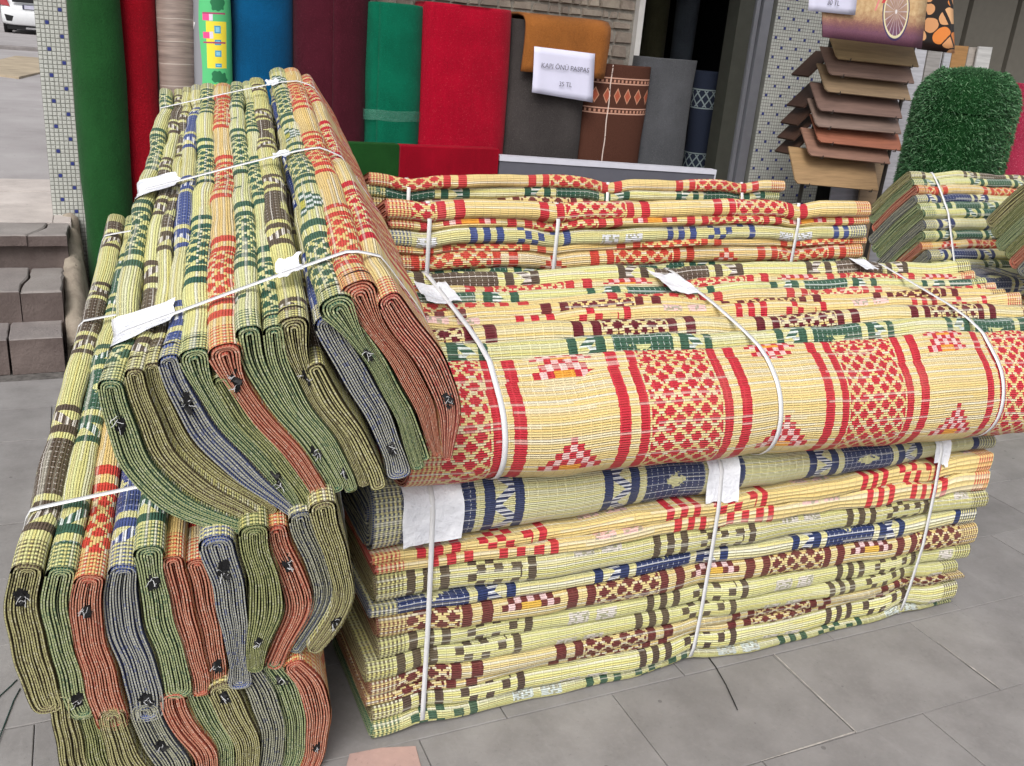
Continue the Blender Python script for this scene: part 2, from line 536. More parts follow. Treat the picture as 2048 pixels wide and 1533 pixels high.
class Bundle:
    def __init__(s, label, O, ex, ea, eb, L, straps, sq=0.035, bslope=0.0, wave=0.004, wperp='a', twist=0.0, drop=None, zmap=None, crumple=0.0, group=None, name="mat_bundle"):
        s.O, s.ex, s.ea, s.eb, s.L = map(lambda q: np.asarray(q, float) if not np.isscalar(q) else q, (O, ex, ea, eb, L))
        s.straps, s.sq, s.bslope, s.wave, s.wperp = straps, sq, bslope, wave, wperp
        s.twist, s.drop, s.zmap, s.crumple = twist, drop, zmap, crumple
        s.mats = []
        s.c = np.zeros(2)
        s.root = empty(name, tuple(s.O))
        tag(s.root, label, "mat bundle", group or "strapped bundles of folded woven mats")
        s.phase = rng.uniform(0, 6.28, 6)

    def warp(s, P, sv, wob=None):
        if s.crumple:      # the pressed stack buckles as one, so neighbours stay in touch
            P = P.copy()
            u_, w_ = P[:, 1], P[:, 0]
            P[:, 0] += s.crumple * (np.sin(u_ * 24 + w_ * 9 + s.phase[1]) + 0.4 * np.sin(u_ * 52 - w_ * 14 + s.phase[2]))
            P[:, 1] += 0.5 * s.crumple * np.sin(w_ * 31 + u_ * 14 + s.phase[4])
        q = 1.0
        for sj in s.straps:
            q = q - s.sq * np.exp(-((sv - sj) / 0.055) ** 2)
        R = s.c + (P - s.c) * q
        R[:, 1] = R[:, 1] + s.bslope * (sv / s.L) * (P[:, 1] - s.bmin)
        R[:, 1] += s.wave * np.sin(sv * 7.3 + s.phase[0]) * (P[:, 1] - s.bmin) / max(s.bmax - s.bmin, 1e-3)
        if s.zmap:
            zl, zr = np.array(s.zmap[0]), np.array(s.zmap[1])
            f_ = np.clip(sv / s.L, 0, 1)
            R[:, 1] = np.interp(R[:, 1], zl, zl * (1 - f_) + zr * f_)
        if s.twist:
            R[:, 1] -= s.twist * (sv / s.L) * (P[:, 0] - s.amin)
        if s.drop:
            R[:, 1] -= s.drop * (sv / s.L) * np.clip((s.bmax - P[:, 1]) / (s.bmax - s.bmin), 0, 1)
        if wob is not None:
            R += wob(sv)
        return R

    def w3(s, P2, sv):
        return s.O + s.ex * sv + np.outer(P2[:, 0], s.ea) + np.outer(P2[:, 1], s.eb)

    def add(s, spine, h, key, phase=0.0, s0=None, dl=0.0, loops=None, voff=0.0, layers='both', hollow=0.03):
        m = Mat()
        m.sp = resample(spine, NM)
        hh = np.asarray(h, float)
        m.h = np.full(NM, float(hh)) if hh.ndim == 0 else np.interp(np.linspace(0, 1, NM), np.linspace(0, 1, len(hh)), hh)
        m.key, m.phase, m.voff, m.layers, m.hollow = key, phase, voff, layers, hollow
        m.s0 = rng.uniform(-0.012, 0.012) if s0 is None else s0
        m.L = s.L + dl + rng.uniform(-0.01, 0.01)
        m.loops = loops
        s.mats.append(m)

    def loop(s, m, r, jit=None):
        """closed offset line round the spine at fraction r of the half thickness"""
        T = np.gradient(m.sp, axis=0)
        T /= np.linalg.norm(T, axis=1)[:, None]
        Nn = np.stack([T[:, 1], -T[:, 0]], 1)
        r = np.asarray(r, float)
        full = r.ndim == 1
        K = 2 * NM + 2 * NA
        rr = r if full else np.full(K, float(r))
        out = np.zeros((K, 2))
        k = 0
        for i in range(NM):
            out[k] = m.sp[i] + rr[k] * m.h[i] * Nn[i]; k += 1
        for a in range(NA):
            f = pi * (a + 1) / (NA + 1)
            out[k] = m.sp[-1] + rr[k] * m.h[-1] * (math.copysign(abs(cos(f)) ** 0.8, cos(f)) * Nn[-1] + CAPF * sin(f) ** 0.8 * T[-1]); k += 1
        for i in range(NM - 1, -1, -1):
            out[k] = m.sp[i] - rr[k] * m.h[i] * Nn[i]; k += 1
        for a in range(NA):
            f = pi * (a + 1) / (NA + 1)
            out[k] = m.sp[0] + rr[k] * m.h[0] * (-math.copysign(abs(cos(f)) ** 0.8, cos(f)) * Nn[0] - CAPF * sin(f) ** 0.8 * T[0]); k += 1
        return out

    def build(s, S=54):
        allp = np.concatenate([s.loop(m, 1.0) for m in s.mats])
        s.c = (allp.max(0) + allp.min(0)) / 2
        s.bmin, s.bmax, s.amin = allp[:, 1].min(), allp[:, 1].max(), allp[:, 0].min()
        K = 2 * NM + 2 * NA
        for mi, m in enumerate(s.mats):
            skin, pal = SKIN[m.key]
            ph = rng.uniform(0, 6.28, 5)
            T = m.sp[-1] - m.sp[0]
            T /= np.linalg.norm(T)
            Nn = np.array([T[1], -T[0]])
            m.wob = (lambda sv, T=T, Nn=Nn, ph=ph: (0.0048 * sin(sv * 5.1 + ph[0]) + 0.0030 * sin(sv * 13.0 + ph[1]) + 0.0012 * sin(sv * 31 + ph[4])) * T
                     + (0.0010 * sin(sv * 9 + ph[2]) + 0.0007 * sin(sv * 23 + ph[3])) * Nn)
            L0 = s.loop(m, 1.0)
            arc = np.concatenate([[0], np.cumsum(np.linalg.norm(np.diff(np.vstack([L0, L0[:1]]), axis=0), axis=1))]) + m.voff
            sv = m.s0 + np.linspace(0, m.L, S + 1)
            dn = rng.uniform(0, 6.28, (6, 2))
            kk_ = np.arange(K) / K * 2 * pi
            def dented(t):
                dl_ = 0.0009 * (np.sin(t * 21 + 2 * kk_ + dn[0, 0]) + np.sin(t * 34 - 3 * kk_ + dn[1, 0]) + np.sin(t * 12 + 5 * kk_ + dn[2, 0])) + 0.0006 * np.sin(t * 55 + 4 * kk_ + dn[3, 0])
                e_ = min(1.0, (t - m.s0 - 0.06) / 0.06, (m.s0 + m.L - t - 0.06) / 0.06)
                return s.loop(m, 1.0) + (L0 - s.loop(m, 0.9)) / np.maximum(np.linalg.norm(L0 - s.loop(m, 0.9), axis=1), 1e-6)[:, None] * (dl_ * max(e_, 0))[:, None]
            V = np.concatenate([s.w3(s.warp(dented(t), t, m.wob), t) for t in sv])
            F, UV = [], []
            for i in range(S):
                for k in range(K):
                    k2 = (k + 1) % K
                    F.append((i * K + k, (i + 1) * K + k, (i + 1) * K + k2, i * K + k2))
                    u0, u1 = sv[i] - m.s0, sv[i + 1] - m.s0
                    UV += [(u0, arc[k]), (u1, arc[k]), (u1, arc[k + 1]), (u0, arc[k + 1])]
            o = mesh_obj("woven_mat", V, F, skin, s.root, UV, smooth=True, aux=(m.phase, m.L))
            tag(o, f"{COLNAME[m.key]} woven straw mat folded flat")
            m.obj = o
            # the folded layers seen at both ends
            nl = m.loops or int(np.clip(round(m.h.max() / 0.0050), 2, 9))
            dr = (1.0 - m.hollow) / nl
            turns = nl - 0.04
            npt = int(turns * K)
            idx = np.arange(npt)
            rad = 0.985 - dr * idx / K
            jw = 0.10 * dr * np.sin(idx * 0.55 + ph[0]) + 0.08 * dr * np.sin(idx * 0.23 + ph[1])
            rad = np.clip(rad + jw * (idx > K), 0.02, 0.985)
            thick = dr * 0.52
            Lo = np.zeros((npt, 2)); Li = np.zeros((npt, 2))
            for t0 in range(0, npt, K):
                t1 = min(t0 + K, npt)
                ro = np.ones(K) * 0.5; ri = np.ones(K) * 0.5
                ro[:t1 - t0] = rad[t0:t1]; ri[:t1 - t0] = np.clip(rad[t0:t1] - thick, 0.01, 1)
                Lo[t0:t1] = s.loop(m, ro)[:t1 - t0]; Li[t0:t1] = s.loop(m, ri)[:t1 - t0]
            al = np.concatenate([[0], np.cumsum(np.linalg.norm(np.diff(Lo, axis=0), axis=1))])
            tj = rng.uniform(-0.0025, 0.0035, nl + 1)
            sj = 0.0010 * np.sin(idx * 0.37 + ph[2]) + tj[np.minimum(idx // K, nl)]
            ends = [(m.s0, 1.0), (m.s0 + m.L, -1.0)] if m.layers == 'both' else [(m.s0, 1.0)]
            for (se, sg) in ends:
                V, F, UV, MI = [], [], [], []
                b = len(V)
                front = se + sg * (sj - 0.001)
                back = se + sg * 0.044
                def put(P2, svals):
                    W = s.warp(P2, se, m.wob)
                    return s.O + np.outer(svals, s.ex) + np.outer(W[:, 0], s.ea) + np.outer(W[:, 1], s.eb)
                bk = np.full(npt, back)
                V += list(put(Lo, front)) + list(put(Li, front)) + list(put(Lo, bk)) + list(put(Li, bk))
                for k in range(npt - 1):
                    F += [(b + k, b + k + 1, b + npt + k + 1, b + npt + k),
                          (b + k, b + 2 * npt + k, b + 2 * npt + k + 1, b + k + 1),
                          (b + npt + k, b + npt + k + 1, b + 3 * npt + k + 1, b + 3 * npt + k)]
                    MI += [0, 1, 1]
                    for _ in range(3):
                        UV += [(0, al[k]), (0, al[k + 1]), (0.003, al[k + 1]), (0.003, al[k])] if _ == 0 else \
                              ([(0, al[k]), (0.04, al[k]), (0.04, al[k + 1]), (0, al[k + 1])] if _ == 1 else [(0, al[k]), (0, al[k + 1]), (0.04, al[k + 1]), (0.04, al[k])])
                # dark plate behind the layers, painted as the shade in the gaps
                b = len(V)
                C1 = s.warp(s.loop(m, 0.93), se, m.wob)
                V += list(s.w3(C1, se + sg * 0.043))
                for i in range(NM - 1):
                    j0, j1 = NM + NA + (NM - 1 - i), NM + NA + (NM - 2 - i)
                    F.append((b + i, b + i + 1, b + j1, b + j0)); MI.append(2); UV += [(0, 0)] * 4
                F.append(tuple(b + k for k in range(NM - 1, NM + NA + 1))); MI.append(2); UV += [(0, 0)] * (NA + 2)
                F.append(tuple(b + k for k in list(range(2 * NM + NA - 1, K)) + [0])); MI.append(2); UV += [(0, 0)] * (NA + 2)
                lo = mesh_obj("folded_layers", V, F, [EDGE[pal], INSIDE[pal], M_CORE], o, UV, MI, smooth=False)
        s.skins = np.array([s.loop(m, 1.0) for m in s.mats])

    def ring(s, sv, thetas, off):
        sv = float(np.clip(sv, max(m.s0 for m in s.mats), min(m.s0 + m.L for m in s.mats)))
        pts = []
        for m in s.mats:
            if m.s0 - 0.001 <= sv <= m.s0 + m.L + 0.001:
                pts.append(s.warp(s.loop(m, 1.0), sv, m.wob))
        H = hull2(np.concatenate(pts))
        c = H.mean(0)
        A, B = H, np.roll(H, -1, 0)
        out = []
        for t in thetas:
            d = np.array([cos(t), sin(t)])
            e = B - A
            den = d[0] * e[:, 1] - d[1] * e[:, 0]
            w = A - c
            with np.errstate(divide='ignore', invalid='ignore'):
                u = (w[:, 0] * e[:, 1] - w[:, 1] * e[:, 0]) / den
                q = (w[:, 0] * d[1] - w[:, 1] * d[0]) / den
            ok = (q >= -1e-6) & (q <= 1 + 1e-6) & (u > 0) & np.isfinite(u)
            out.append(c + d * ((u[ok].max() if ok.any() else 0.1) + off))
        return np.array(out)

    def strap(s, sj, w=0.013, skew=0.0, off=0.0045, n=96):
        th = np.linspace(0, 2 * pi, n, endpoint=False)
        V = []
        for e_s, o_ in ((-w / 2, off), (w / 2, off), (w / 2, off + 0.0012), (-w / 2, off + 0.0012)):
            P = s.ring(sj, th, o_)
            sv = sj + e_s + skew * (P[:, 0] - s.c[0])
            V.append(s.O + np.outer(sv, s.ex) + np.outer(P[:, 0], s.ea) + np.outer(P[:, 1], s.eb))
        Vv = np.concatenate(V)
        F = []
        for a in range(4):
            b = (a + 1) % 4
            for k in range(n):
                k2 = (k + 1) % n
                F.append((a * n + k, a * n + k2, b * n + k2, b * n + k))
        return mesh_obj("strap", Vv, F, M_STRAP, s.root, smooth=True)

    def film(s, sj, w, t0, t1, crumple=0.004, skew=0.0, taper=0.0, name="label_film", mat=None, off=0.0030):
        nt_, ns = 16, 9
        th = np.linspace(t0, t1, nt_)
        V = []
        ph = rng.uniform(0, 6.28, 4)
        P_c = s.ring(sj, np.linspace(0, 2 * pi, 24), 0).mean(0)
        for i in range(ns):
            f = i / (ns - 1) - 0.5
            P = s.ring(sj + f * w, th, 0)
            cen = P_c
            nr = P - cen
            nr /= np.linalg.norm(nr, axis=1)[:, None]
            tt = np.linspace(0, 1, nt_)
            bump_ = off + crumple * (0.6 + 0.4 * np.sin(tt * 7 + ph[0] + i * 0.9)) * (2 * abs(f)) ** 0.7 + 0.25 * crumple * np.sin(tt * 17 + i * 2.1 + ph[1]) * (2 * abs(f))
            P = P + nr * np.abs(bump_)[:, None]
            ww = w * (1 + taper * (tt - 0.5) + 0.03 * np.sin(tt * 9 + ph[2]))
            sv = sj + f * ww + skew * (P[:, 0] - s.c[0])
            V.append(s.O + np.outer(sv, s.ex) + np.outer(P[:, 0], s.ea) + np.outer(P[:, 1], s.eb))
        Vv = np.concatenate(V)
        F = [(i * nt_ + k, i * nt_ + k + 1, (i + 1) * nt_ + k + 1, (i + 1) * nt_ + k) for i in range(ns - 1) for k in range(nt_ - 1)]
        return mesh_obj(name, Vv, F, mat or M_FILM, s.root, smooth=True)

    def knot(s, mi, t, size=0.03, near=True):
        size *= rng.uniform(0.45, 0.85)
        """black binding tape and loose threads sticking out of a fold"""
        m = s.mats[mi]
        i = int(t * (NM - 1))
        T = np.gradient(m.sp, axis=0)[i]; T /= np.linalg.norm(T)
        N2 = np.array([T[1], -T[0]])
        mb = MB()
        def P3(p2, sv): return s.O + s.ex * sv + s.ea * p2[0] + s.eb * p2[1]
        c0 = s.warp(m.sp[i:i + 1].copy(), m.s0, m.wob)[0]
        hw = m.h[i] * 0.36
        for _ in range(12):
            a = rng.uniform(-1, 1) * size
            p = c0 + T * a + N2 * rng.uniform(-0.5, 0.5) * hw
            tw = rng.uniform(-0.9, 0.9)
            dirv = T * cos(tw) + N2 * sin(tw)
            prp = np.array([dirv[1], -dirv[0]])
            ln, wd = size * rng.uniform(0.35, 0.8), hw * rng.uniform(0.35, 0.7)
            dep = rng.uniform(-0.006, 0.004)
            q = [P3(p - dirv * ln - prp * wd, m.s0 + dep + 0.004), P3(p + dirv * ln - prp * wd, m.s0 + dep), P3(p + dirv * ln + prp * wd, m.s0 + dep - 0.004), P3(p - dirv * ln + prp * wd, m.s0 + dep + 0.002)]
            q2 = [x + s.ex * 0.003 for x in q]
            mb.hexa([q[0], q[1], q[2], q[3], q2[0], q2[1], q2[2], q2[3]], 0)
        for _ in range(4):
            p = c0 + T * rng.uniform(-1, 1) * size + N2 * rng.uniform(-0.6, 0.6) * hw
            pts = []
            dv = rng.uniform(-1, 1, 2); dv /= np.linalg.norm(dv)
            sv = m.s0 - 0.004
            for k in range(5):
                pts.append(P3(p, sv))
                dv = dv + rng.uniform(-0.7, 0.7, 2); dv /= np.linalg.norm(dv)
                p = p + dv * size * 0.22
                sv -= rng.uniform(-0.001, 0.005)
            mb.tube(pts, rng.uniform(0.0004, 0.0009), 4, 1)
        o = mb.build("frayed_end", [M_BLACKTAPE, M_THREAD], m.obj)
        return o


def nb_half(spines, lo=0.007, hi=0.03, outer=None):
    """half thickness of each mat from the spacing of neighbouring spines"""
    R = [resample(p, NM) for p in spines]
    H = []
    for i, p in enumerate(R):
        ds = []
        for j in (i - 1, i + 1):
            if 0 <= j < len(R):
                d = np.linalg.norm(p[:, None, :] - R[j][None], axis=2).min(1)
                ds.append(d)
        mn, mx = np.min(ds, 0), np.max(ds, 0)
        h = 0.53 * (0.66 * mn + 0.34 * mx)
        h = np.clip(h, lo, hi)
        for _ in range(3):
            h[1:-1] = (h[:-2] + 2 * h[1:-1] + h[2:]) / 4
        H.append(h)
    return H


# ================================================================== SETTING
M_GROUND = simple("bare_ground_concrete", lin('8E8A88'), 0.9, 0.15, 3)
gm = MB()
gm.add([(-120, -60, -0.035), (160, -60, -0.035), (160, 220, -0.035), (-120, 220, -0.035)], [(0, 1, 2, 3)])
g_ = gm.build("ground", M_GROUND)
tag(g_, kind="structure")


def stone_mat(name, c, c2, objvar=0.25, bumpd=0.002, rough=0.75, sc=6.0, stain=None):
    m, nt, bs = new_mat(name)
    pos = gen_geo(nt)
    f = noise(nt, pos, sc, 5, 0.6)
    f2 = noise(nt, pos, 90, 3, 0.6)
    cc = mixc(nt, (f - 0.32) * 2.4, c2, c)
    cc = mixc(nt, (f2 - 0.5) * 0.7, cc, tuple(x * 1.25 for x in c))
    cc = mixc(nt, (f2 < 0.33) * 0.25, cc, tuple(x * 0.5 for x in c2))
    cc = mixc(nt, obj_rand(nt) * objvar, cc, tuple(x * 0.72 for x in c2))
    vor = nt.nodes.new('ShaderNodeTexVoronoi')
    vor.inputs['Scale'].default_value = 9.0
    nt.links.new(pos, vor.inputs['Vector'])
    spot = Ex(nt, vor.outputs['Distance'])
    cc = mixc(nt, (spot < 0.055) * 0.55, cc, tuple(x * 0.45 for x in c2))
    f4 = noise(nt, pos, 1.7, 6, 0.7)
    cc = mixc(nt, (f4 - 0.55) * 1.6, cc, tuple(x * 0.6 for x in c2))
    f5 = noise(nt, scale_vec(nt, pos, 9, 2.2, 4), 1.0, 5, 0.7)
    cc = mixc(nt, (f5 - 0.6) * 1.2, cc, tuple(min(1, x * 1.45) for x in c))
    nt.links.new(cc, bs.inputs['Base Color'])
    bs.inputs['Roughness'].default_value = rough
    bs.inputs['Specular IOR Level'].default_value = 0.25
    bump(nt, bs, f * 0.7 + f2 * 0.5, 0.6, bumpd)
    return m


M_PAVE = stone_mat("grey_paving_stone", lin('989594'), lin('807D7C'), 0.28)
M_PINK = stone_mat("pinkish_paving_stone", lin('C9A79E'), lin('A98F88'), 0.1)
M_GROUT = simple("paving_joint_grout", lin('75716E'), 0.95, 0.3, 40)
M_LIGHTST = stone_mat("light_sidewalk_stone", lin('CFC6C0'), lin('B3AAA5'), 0.2)
M_STEP = stone_mat("weathered_step_stone", lin('9D9793'), lin('7F7875'), 0.2, 0.012, 0.8, 4.0)
M_STEPRED = stone_mat("reddish_step_stone", lin('968F8B'), lin('787170'), 0.2, 0.012, 0.8, 5.0)
M_CHEEK = stone_mat("rough_sandy_concrete", lin('B0A595'), lin('857A6E'), 0.1, 0.010, 0.9, 9.0)
M_ASPH = stone_mat("worn_asphalt", lin('A9A5A5'), lin('918C8C'), 0.0, 0.003, 0.9, 1.2)

pv = MB()
pv.add([(-3.2, -1.6, -0.012), (9.5, -1.6, -0.012), (9.5, 3.8, -0.012), (-3.2, 3.8, -0.012)], [(0, 1, 2, 3)])
pave = pv.build("pavement", M_GROUT)
tag(pave, kind="structure")
row_h, sl = 0.317, 0.505
slab_meshes = {}


def slab(x0, x1, y0, y1, mat, parent, z1=0.0, z0=-0.011, g=0.0011, name="paving_slab"):
    mb = MB()
    w, d = x1 - x0, y1 - y0
    key = (round(w, 3), round(d, 3), mat.name, round(z1 - z0, 3))
    if key not in slab_meshes:
        mb.bbox(g, w - g, g, d - g, z0 - z1, 0, 0.0016)
        o = mb.build(name, mat)
        slab_meshes[key] = o.data
        o.location = (x0, y0, z1)
    else:
        o = bpy.data.objects.new(name, slab_meshes[key])
        col.objects.link(o)
        o.location = (x0, y0, z1)
    o.parent = parent
    o.matrix_parent_inverse = parent.matrix_basis.inverted()
    return o


nrow = 0
for r in range(-3, 12):
    y0 = -0.018 + (r - 0) * row_h
    if y0 + row_h > 3.80: continue
    offx = 1.12 if r % 2 else 1.34
    k0 = -9 if y0 < 2.3 else -3
    for k in range(k0, 16 if r < 9 else 16):
        x0 = offx + k * sl
        if x0 < -3.1 or x0 > 8.5: continue
        if y0 + row_h > 2.60 and x0 < -0.5: continue
        if y0 < -0.6 and (x0 < -1.2 or x0 > 3): continue
        if y0 < 0.3 and x0 > 4.2: continue
        o = slab(x0, x0 + sl, y0, y0 + row_h, M_PAVE, pave, z1=round(random.uniform(-0.0012, 0.0012), 4))
pk = MB()
pk.prism([(-0.09, -0.10), (0.085, -0.115), (0.095, -0.040), (0.02, -0.02), (-0.05, -0.016)], 0.0005, 0.004, 0.001)
o = pk.build("pink_stone_patch", M_PINK, pave)
M_LJ = simple("pale_joint_mortar", lin('C4BEB8'), 0.9, 0.25, 60)
for (xa_, ya_, xb_, yb_) in ((1.12, -0.335, 1.124, -0.02), (0.897, -0.652, 0.90, -0.42), (1.625, -0.33, 1.627, -0.12), (0.83, -0.337, 1.12, -0.333), (1.33, 0.30, 1.8, 0.302)):
    lj = MB()
    n_ = 7
    hor = abs(xb_ - xa_) > abs(yb_ - ya_)
    vv = []
    for i in range(n_ + 1):
        f = i / n_
        x_, y_ = xa_ + (xb_ - xa_) * f, ya_ + (yb_ - ya_) * f
        w_ = random.uniform(0.0008, 0.0024)
        vv += [(x_ - (0 if hor else w_), y_ - (w_ if hor else 0), 0.0021), (x_ + (0 if hor else w_), y_ + (w_ if hor else 0), 0.0021)]
    lj.add(vv, [(2 * i, 2 * i + 1, 2 * i + 3, 2 * i + 2) for i in range(n_)])
    lj.build("mortar_joint", M_LJ, pave)

# ---- steps at the left, sidewalk beyond
steps = empty("steps", (-1.5, 2.62, 0))
tag(steps, "weathered grey stone steps beside the tiled column", "steps")


M_RISER = stone_mat("brownish_shaded_riser_stone", lin('776B67'), lin('594E4B'), 0.25, 0.012, 0.85, 6.0)  # brownish fronts, darkened further to paint in shade below the treads


def rough_poly(poly, step=0.045, jit=0.0035):
    out = []
    n = len(poly)
    for i in range(n):
        (xa, ya), (xb, yb) = poly[i], poly[(i + 1) % n]
        k = max(1, int(math.hypot(xb - xa, yb - ya) / step))
        for q in range(k):
            f = q / k
            out.append((xa + (xb - xa) * f + random.uniform(-jit, jit), ya + (yb - ya) * f + random.uniform(-jit, jit)))
    return out


def prism_obj(name, poly, z0, z1, mat, parent, b=0.008):
    mb = MB()
    poly = rough_poly(poly)
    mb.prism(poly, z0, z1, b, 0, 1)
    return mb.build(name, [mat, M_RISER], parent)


# lowest step
xs = [-3.3, -2.7, -2.2, -1.75, -1.3, -0.845, -0.635]
for a, b in zip(xs[:-1], xs[1:]):
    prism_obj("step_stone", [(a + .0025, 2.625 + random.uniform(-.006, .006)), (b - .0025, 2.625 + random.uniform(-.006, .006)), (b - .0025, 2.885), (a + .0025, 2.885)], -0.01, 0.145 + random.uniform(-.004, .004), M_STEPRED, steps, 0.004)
# middle step: a long block and a broken grey block
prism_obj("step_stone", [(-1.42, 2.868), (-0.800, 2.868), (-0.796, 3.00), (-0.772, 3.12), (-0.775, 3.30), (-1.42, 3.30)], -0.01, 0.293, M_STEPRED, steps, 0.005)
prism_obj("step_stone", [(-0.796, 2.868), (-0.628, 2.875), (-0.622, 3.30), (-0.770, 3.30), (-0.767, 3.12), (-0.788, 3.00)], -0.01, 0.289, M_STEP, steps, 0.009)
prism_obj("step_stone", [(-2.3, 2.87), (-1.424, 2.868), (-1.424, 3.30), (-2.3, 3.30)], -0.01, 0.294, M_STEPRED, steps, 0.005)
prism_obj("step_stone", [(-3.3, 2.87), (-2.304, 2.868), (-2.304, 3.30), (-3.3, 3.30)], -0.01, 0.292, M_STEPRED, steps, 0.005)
# recessed riser and the nosing slab over it, cracked near its right end
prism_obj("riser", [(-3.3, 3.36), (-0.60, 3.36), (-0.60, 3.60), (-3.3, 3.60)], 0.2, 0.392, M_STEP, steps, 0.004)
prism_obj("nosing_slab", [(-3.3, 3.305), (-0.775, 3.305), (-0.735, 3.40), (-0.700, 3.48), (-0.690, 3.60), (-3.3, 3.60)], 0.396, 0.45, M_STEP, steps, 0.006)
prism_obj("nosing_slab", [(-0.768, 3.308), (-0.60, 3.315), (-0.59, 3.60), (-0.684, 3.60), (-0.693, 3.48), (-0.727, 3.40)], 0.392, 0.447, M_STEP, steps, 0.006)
cheek = MB()
ny_, nx_ = 26, 5
for i in range(ny_ + 1):
    y_ = 2.72 + 1.06 * i / ny_
    zt_ = 0.10 + 0.36 * (i / ny_) ** 0.8 + random.uniform(-.012, .012)
    prof_ = [(-0.628, -0.01), (-0.622 + random.uniform(-.006, .006), zt_ - 0.015), (-0.58, zt_ + random.uniform(-.008, .008)), (-0.545 + random.uniform(-.008, .008), zt_ - 0.03), (-0.515 + random.uniform(-.012, .012), -0.01)]
    cheek.v += [(x_, y_ + random.uniform(-.006, .006), z_) for x_, z_ in prof_]
for i in range(ny_):
    for j_ in range(nx_ - 1):
        q_ = i * nx_ + j_
        cheek.f.append((q_, q_ + nx_, q_ + nx_ + 1, q_ + 1)); cheek.m.append(0)
cheek.f.append((4, 3, 2, 1, 0)); cheek.m.append(0)
o = cheek.build("rough_side_wall", M_CHEEK, steps, smooth=True)

sw = empty("sidewalk", (-2, 3.6, 0.45))
tag(sw, kind="structure")
for r, y0 in enumerate((3.605, 4.05, 4.50)):
    for k in range(7):
        x0 = -0.665 - (k + 1) * 0.62 + (0.3 if r % 2 else 0)
        x1 = min(x0 + 0.62, -0.672 if y0 > 3.7 else -0.58)
        if x1 - x0 > 0.05:
            slab(x0, x1, y0, y0 + 0.445, M_LIGHTST, sw, z1=0.45 + random.uniform(-.002, .002), z0=0.38, name="sidewalk_slab")
slab(-0.665, -0.58, 3.605, 3.80, M_LIGHTST, sw, z1=0.449, z0=0.38, name="sidewalk_slab")
rd = MB()
ny = 24
for i in range(ny):
    ya, yb = 4.95 + (62 - 4.95) * (i / ny) ** 1.6, 4.95 + (62 - 4.95) * ((i + 1) / ny) ** 1.6
    za, zb = 0.44 + 0.0042 * (ya - 5), 0.44 + 0.0042 * (yb - 5)
    rd.add([(-60, ya, za), (-0.7 if ya < 14 else 60, ya, za), (-0.7 if ya < 14 else 60, yb, zb), (-60, yb, zb)], [(0, 1, 2, 3)])
road = rd.build("road", M_ASPH)
tag(road, kind="structure")
kb = MB()
kb.bbox(-30, 30, 21.0, 21.25, 0.4, 0.585, 0.02)
o = kb.build("kerb", stone_mat("kerb_stone", lin('8A8584'), lin('736E6D'), 0.0), None)
tag(o, kind="structure")
M_YELP = simple("worn_yellow_paint", lin('B7A78F'), 0.8, 0.2, 3.0)
yp = MB()
yp.prism([(-2.05, 14.1), (-1.25, 13.2), (-0.9, 15.2), (-1.0, 18.6), (-1.55, 18.8)], 0.45, 0.505, 0.004)
yo = yp.build("painted_patch", M_YELP, road)

# ---- the shop building
M_PLASTER = simple("grey_plaster", lin('7D7A76'), 0.85, 0.12, 6, 0.001)
M_STONEW = stone_mat("rubble_wall_stone", lin('B0A596'), lin('85786F'), 0.8, 0.010, 0.85, 12.0)
M_MORTAR = simple("wall_mortar", lin('99938A'), 0.95, 0.2, 60)
M_DARKIN = simple("dark_shop_interior", (0.012, 0.012, 0.013), 0.8, 0.1)  # near-black colour stands in for the unlit darkness
M_ALU = simple("brushed_aluminium_frame", lin('9A9CA4'), 0.38, 0.06, 15, metal=0.55)
M_ALUD = simple("dark_aluminium_frame", lin('55564F'), 0.42, 0.08, 15, metal=0.4)
M_WTRIM = simple("white_door_trim", lin('D2CFCC'), 0.5, 0.06)
FY = 3.80    # facade plane
shop = empty("shop_building", (2.0, 3.9, 0))
tag(shop, "ground floor shop front behind the carpet rolls with a dark doorway", "building")
w = MB(); w.box(-0.30, 2.74, FY + 0.02, FY + 0.3, 0, 3.09); w.build("stone_wall", M_MORTAR, shop)
sw_wall = shop.children[-1]
w = MB(); w.box(2.74, 4.9, FY + 0.02, FY + 0.3, 2.45, 3.09); w.build("lintel", M_PLASTER, shop)
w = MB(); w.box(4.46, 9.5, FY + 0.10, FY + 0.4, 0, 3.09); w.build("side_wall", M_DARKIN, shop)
w = MB(); w.box(0.0, 9.5, 2.70, FY + 1.0, 3.1, 3.35); w.build("added_shade_slab", M_PLASTER, shop)  # unseen slab added overhead to darken the shop front
# room behind the door, its darkness put into the wall and floor colours
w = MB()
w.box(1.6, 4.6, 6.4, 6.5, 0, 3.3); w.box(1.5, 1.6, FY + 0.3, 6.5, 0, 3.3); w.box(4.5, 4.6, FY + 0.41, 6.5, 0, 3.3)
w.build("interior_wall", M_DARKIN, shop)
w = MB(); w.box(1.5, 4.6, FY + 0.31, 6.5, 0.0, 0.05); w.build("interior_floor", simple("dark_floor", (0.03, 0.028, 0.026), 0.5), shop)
w = MB(); w.box(1.5, 4.6, FY + 0.31, 6.5, 2.95, 3.08); w.build("interior_ceiling", M_DARKIN, shop)
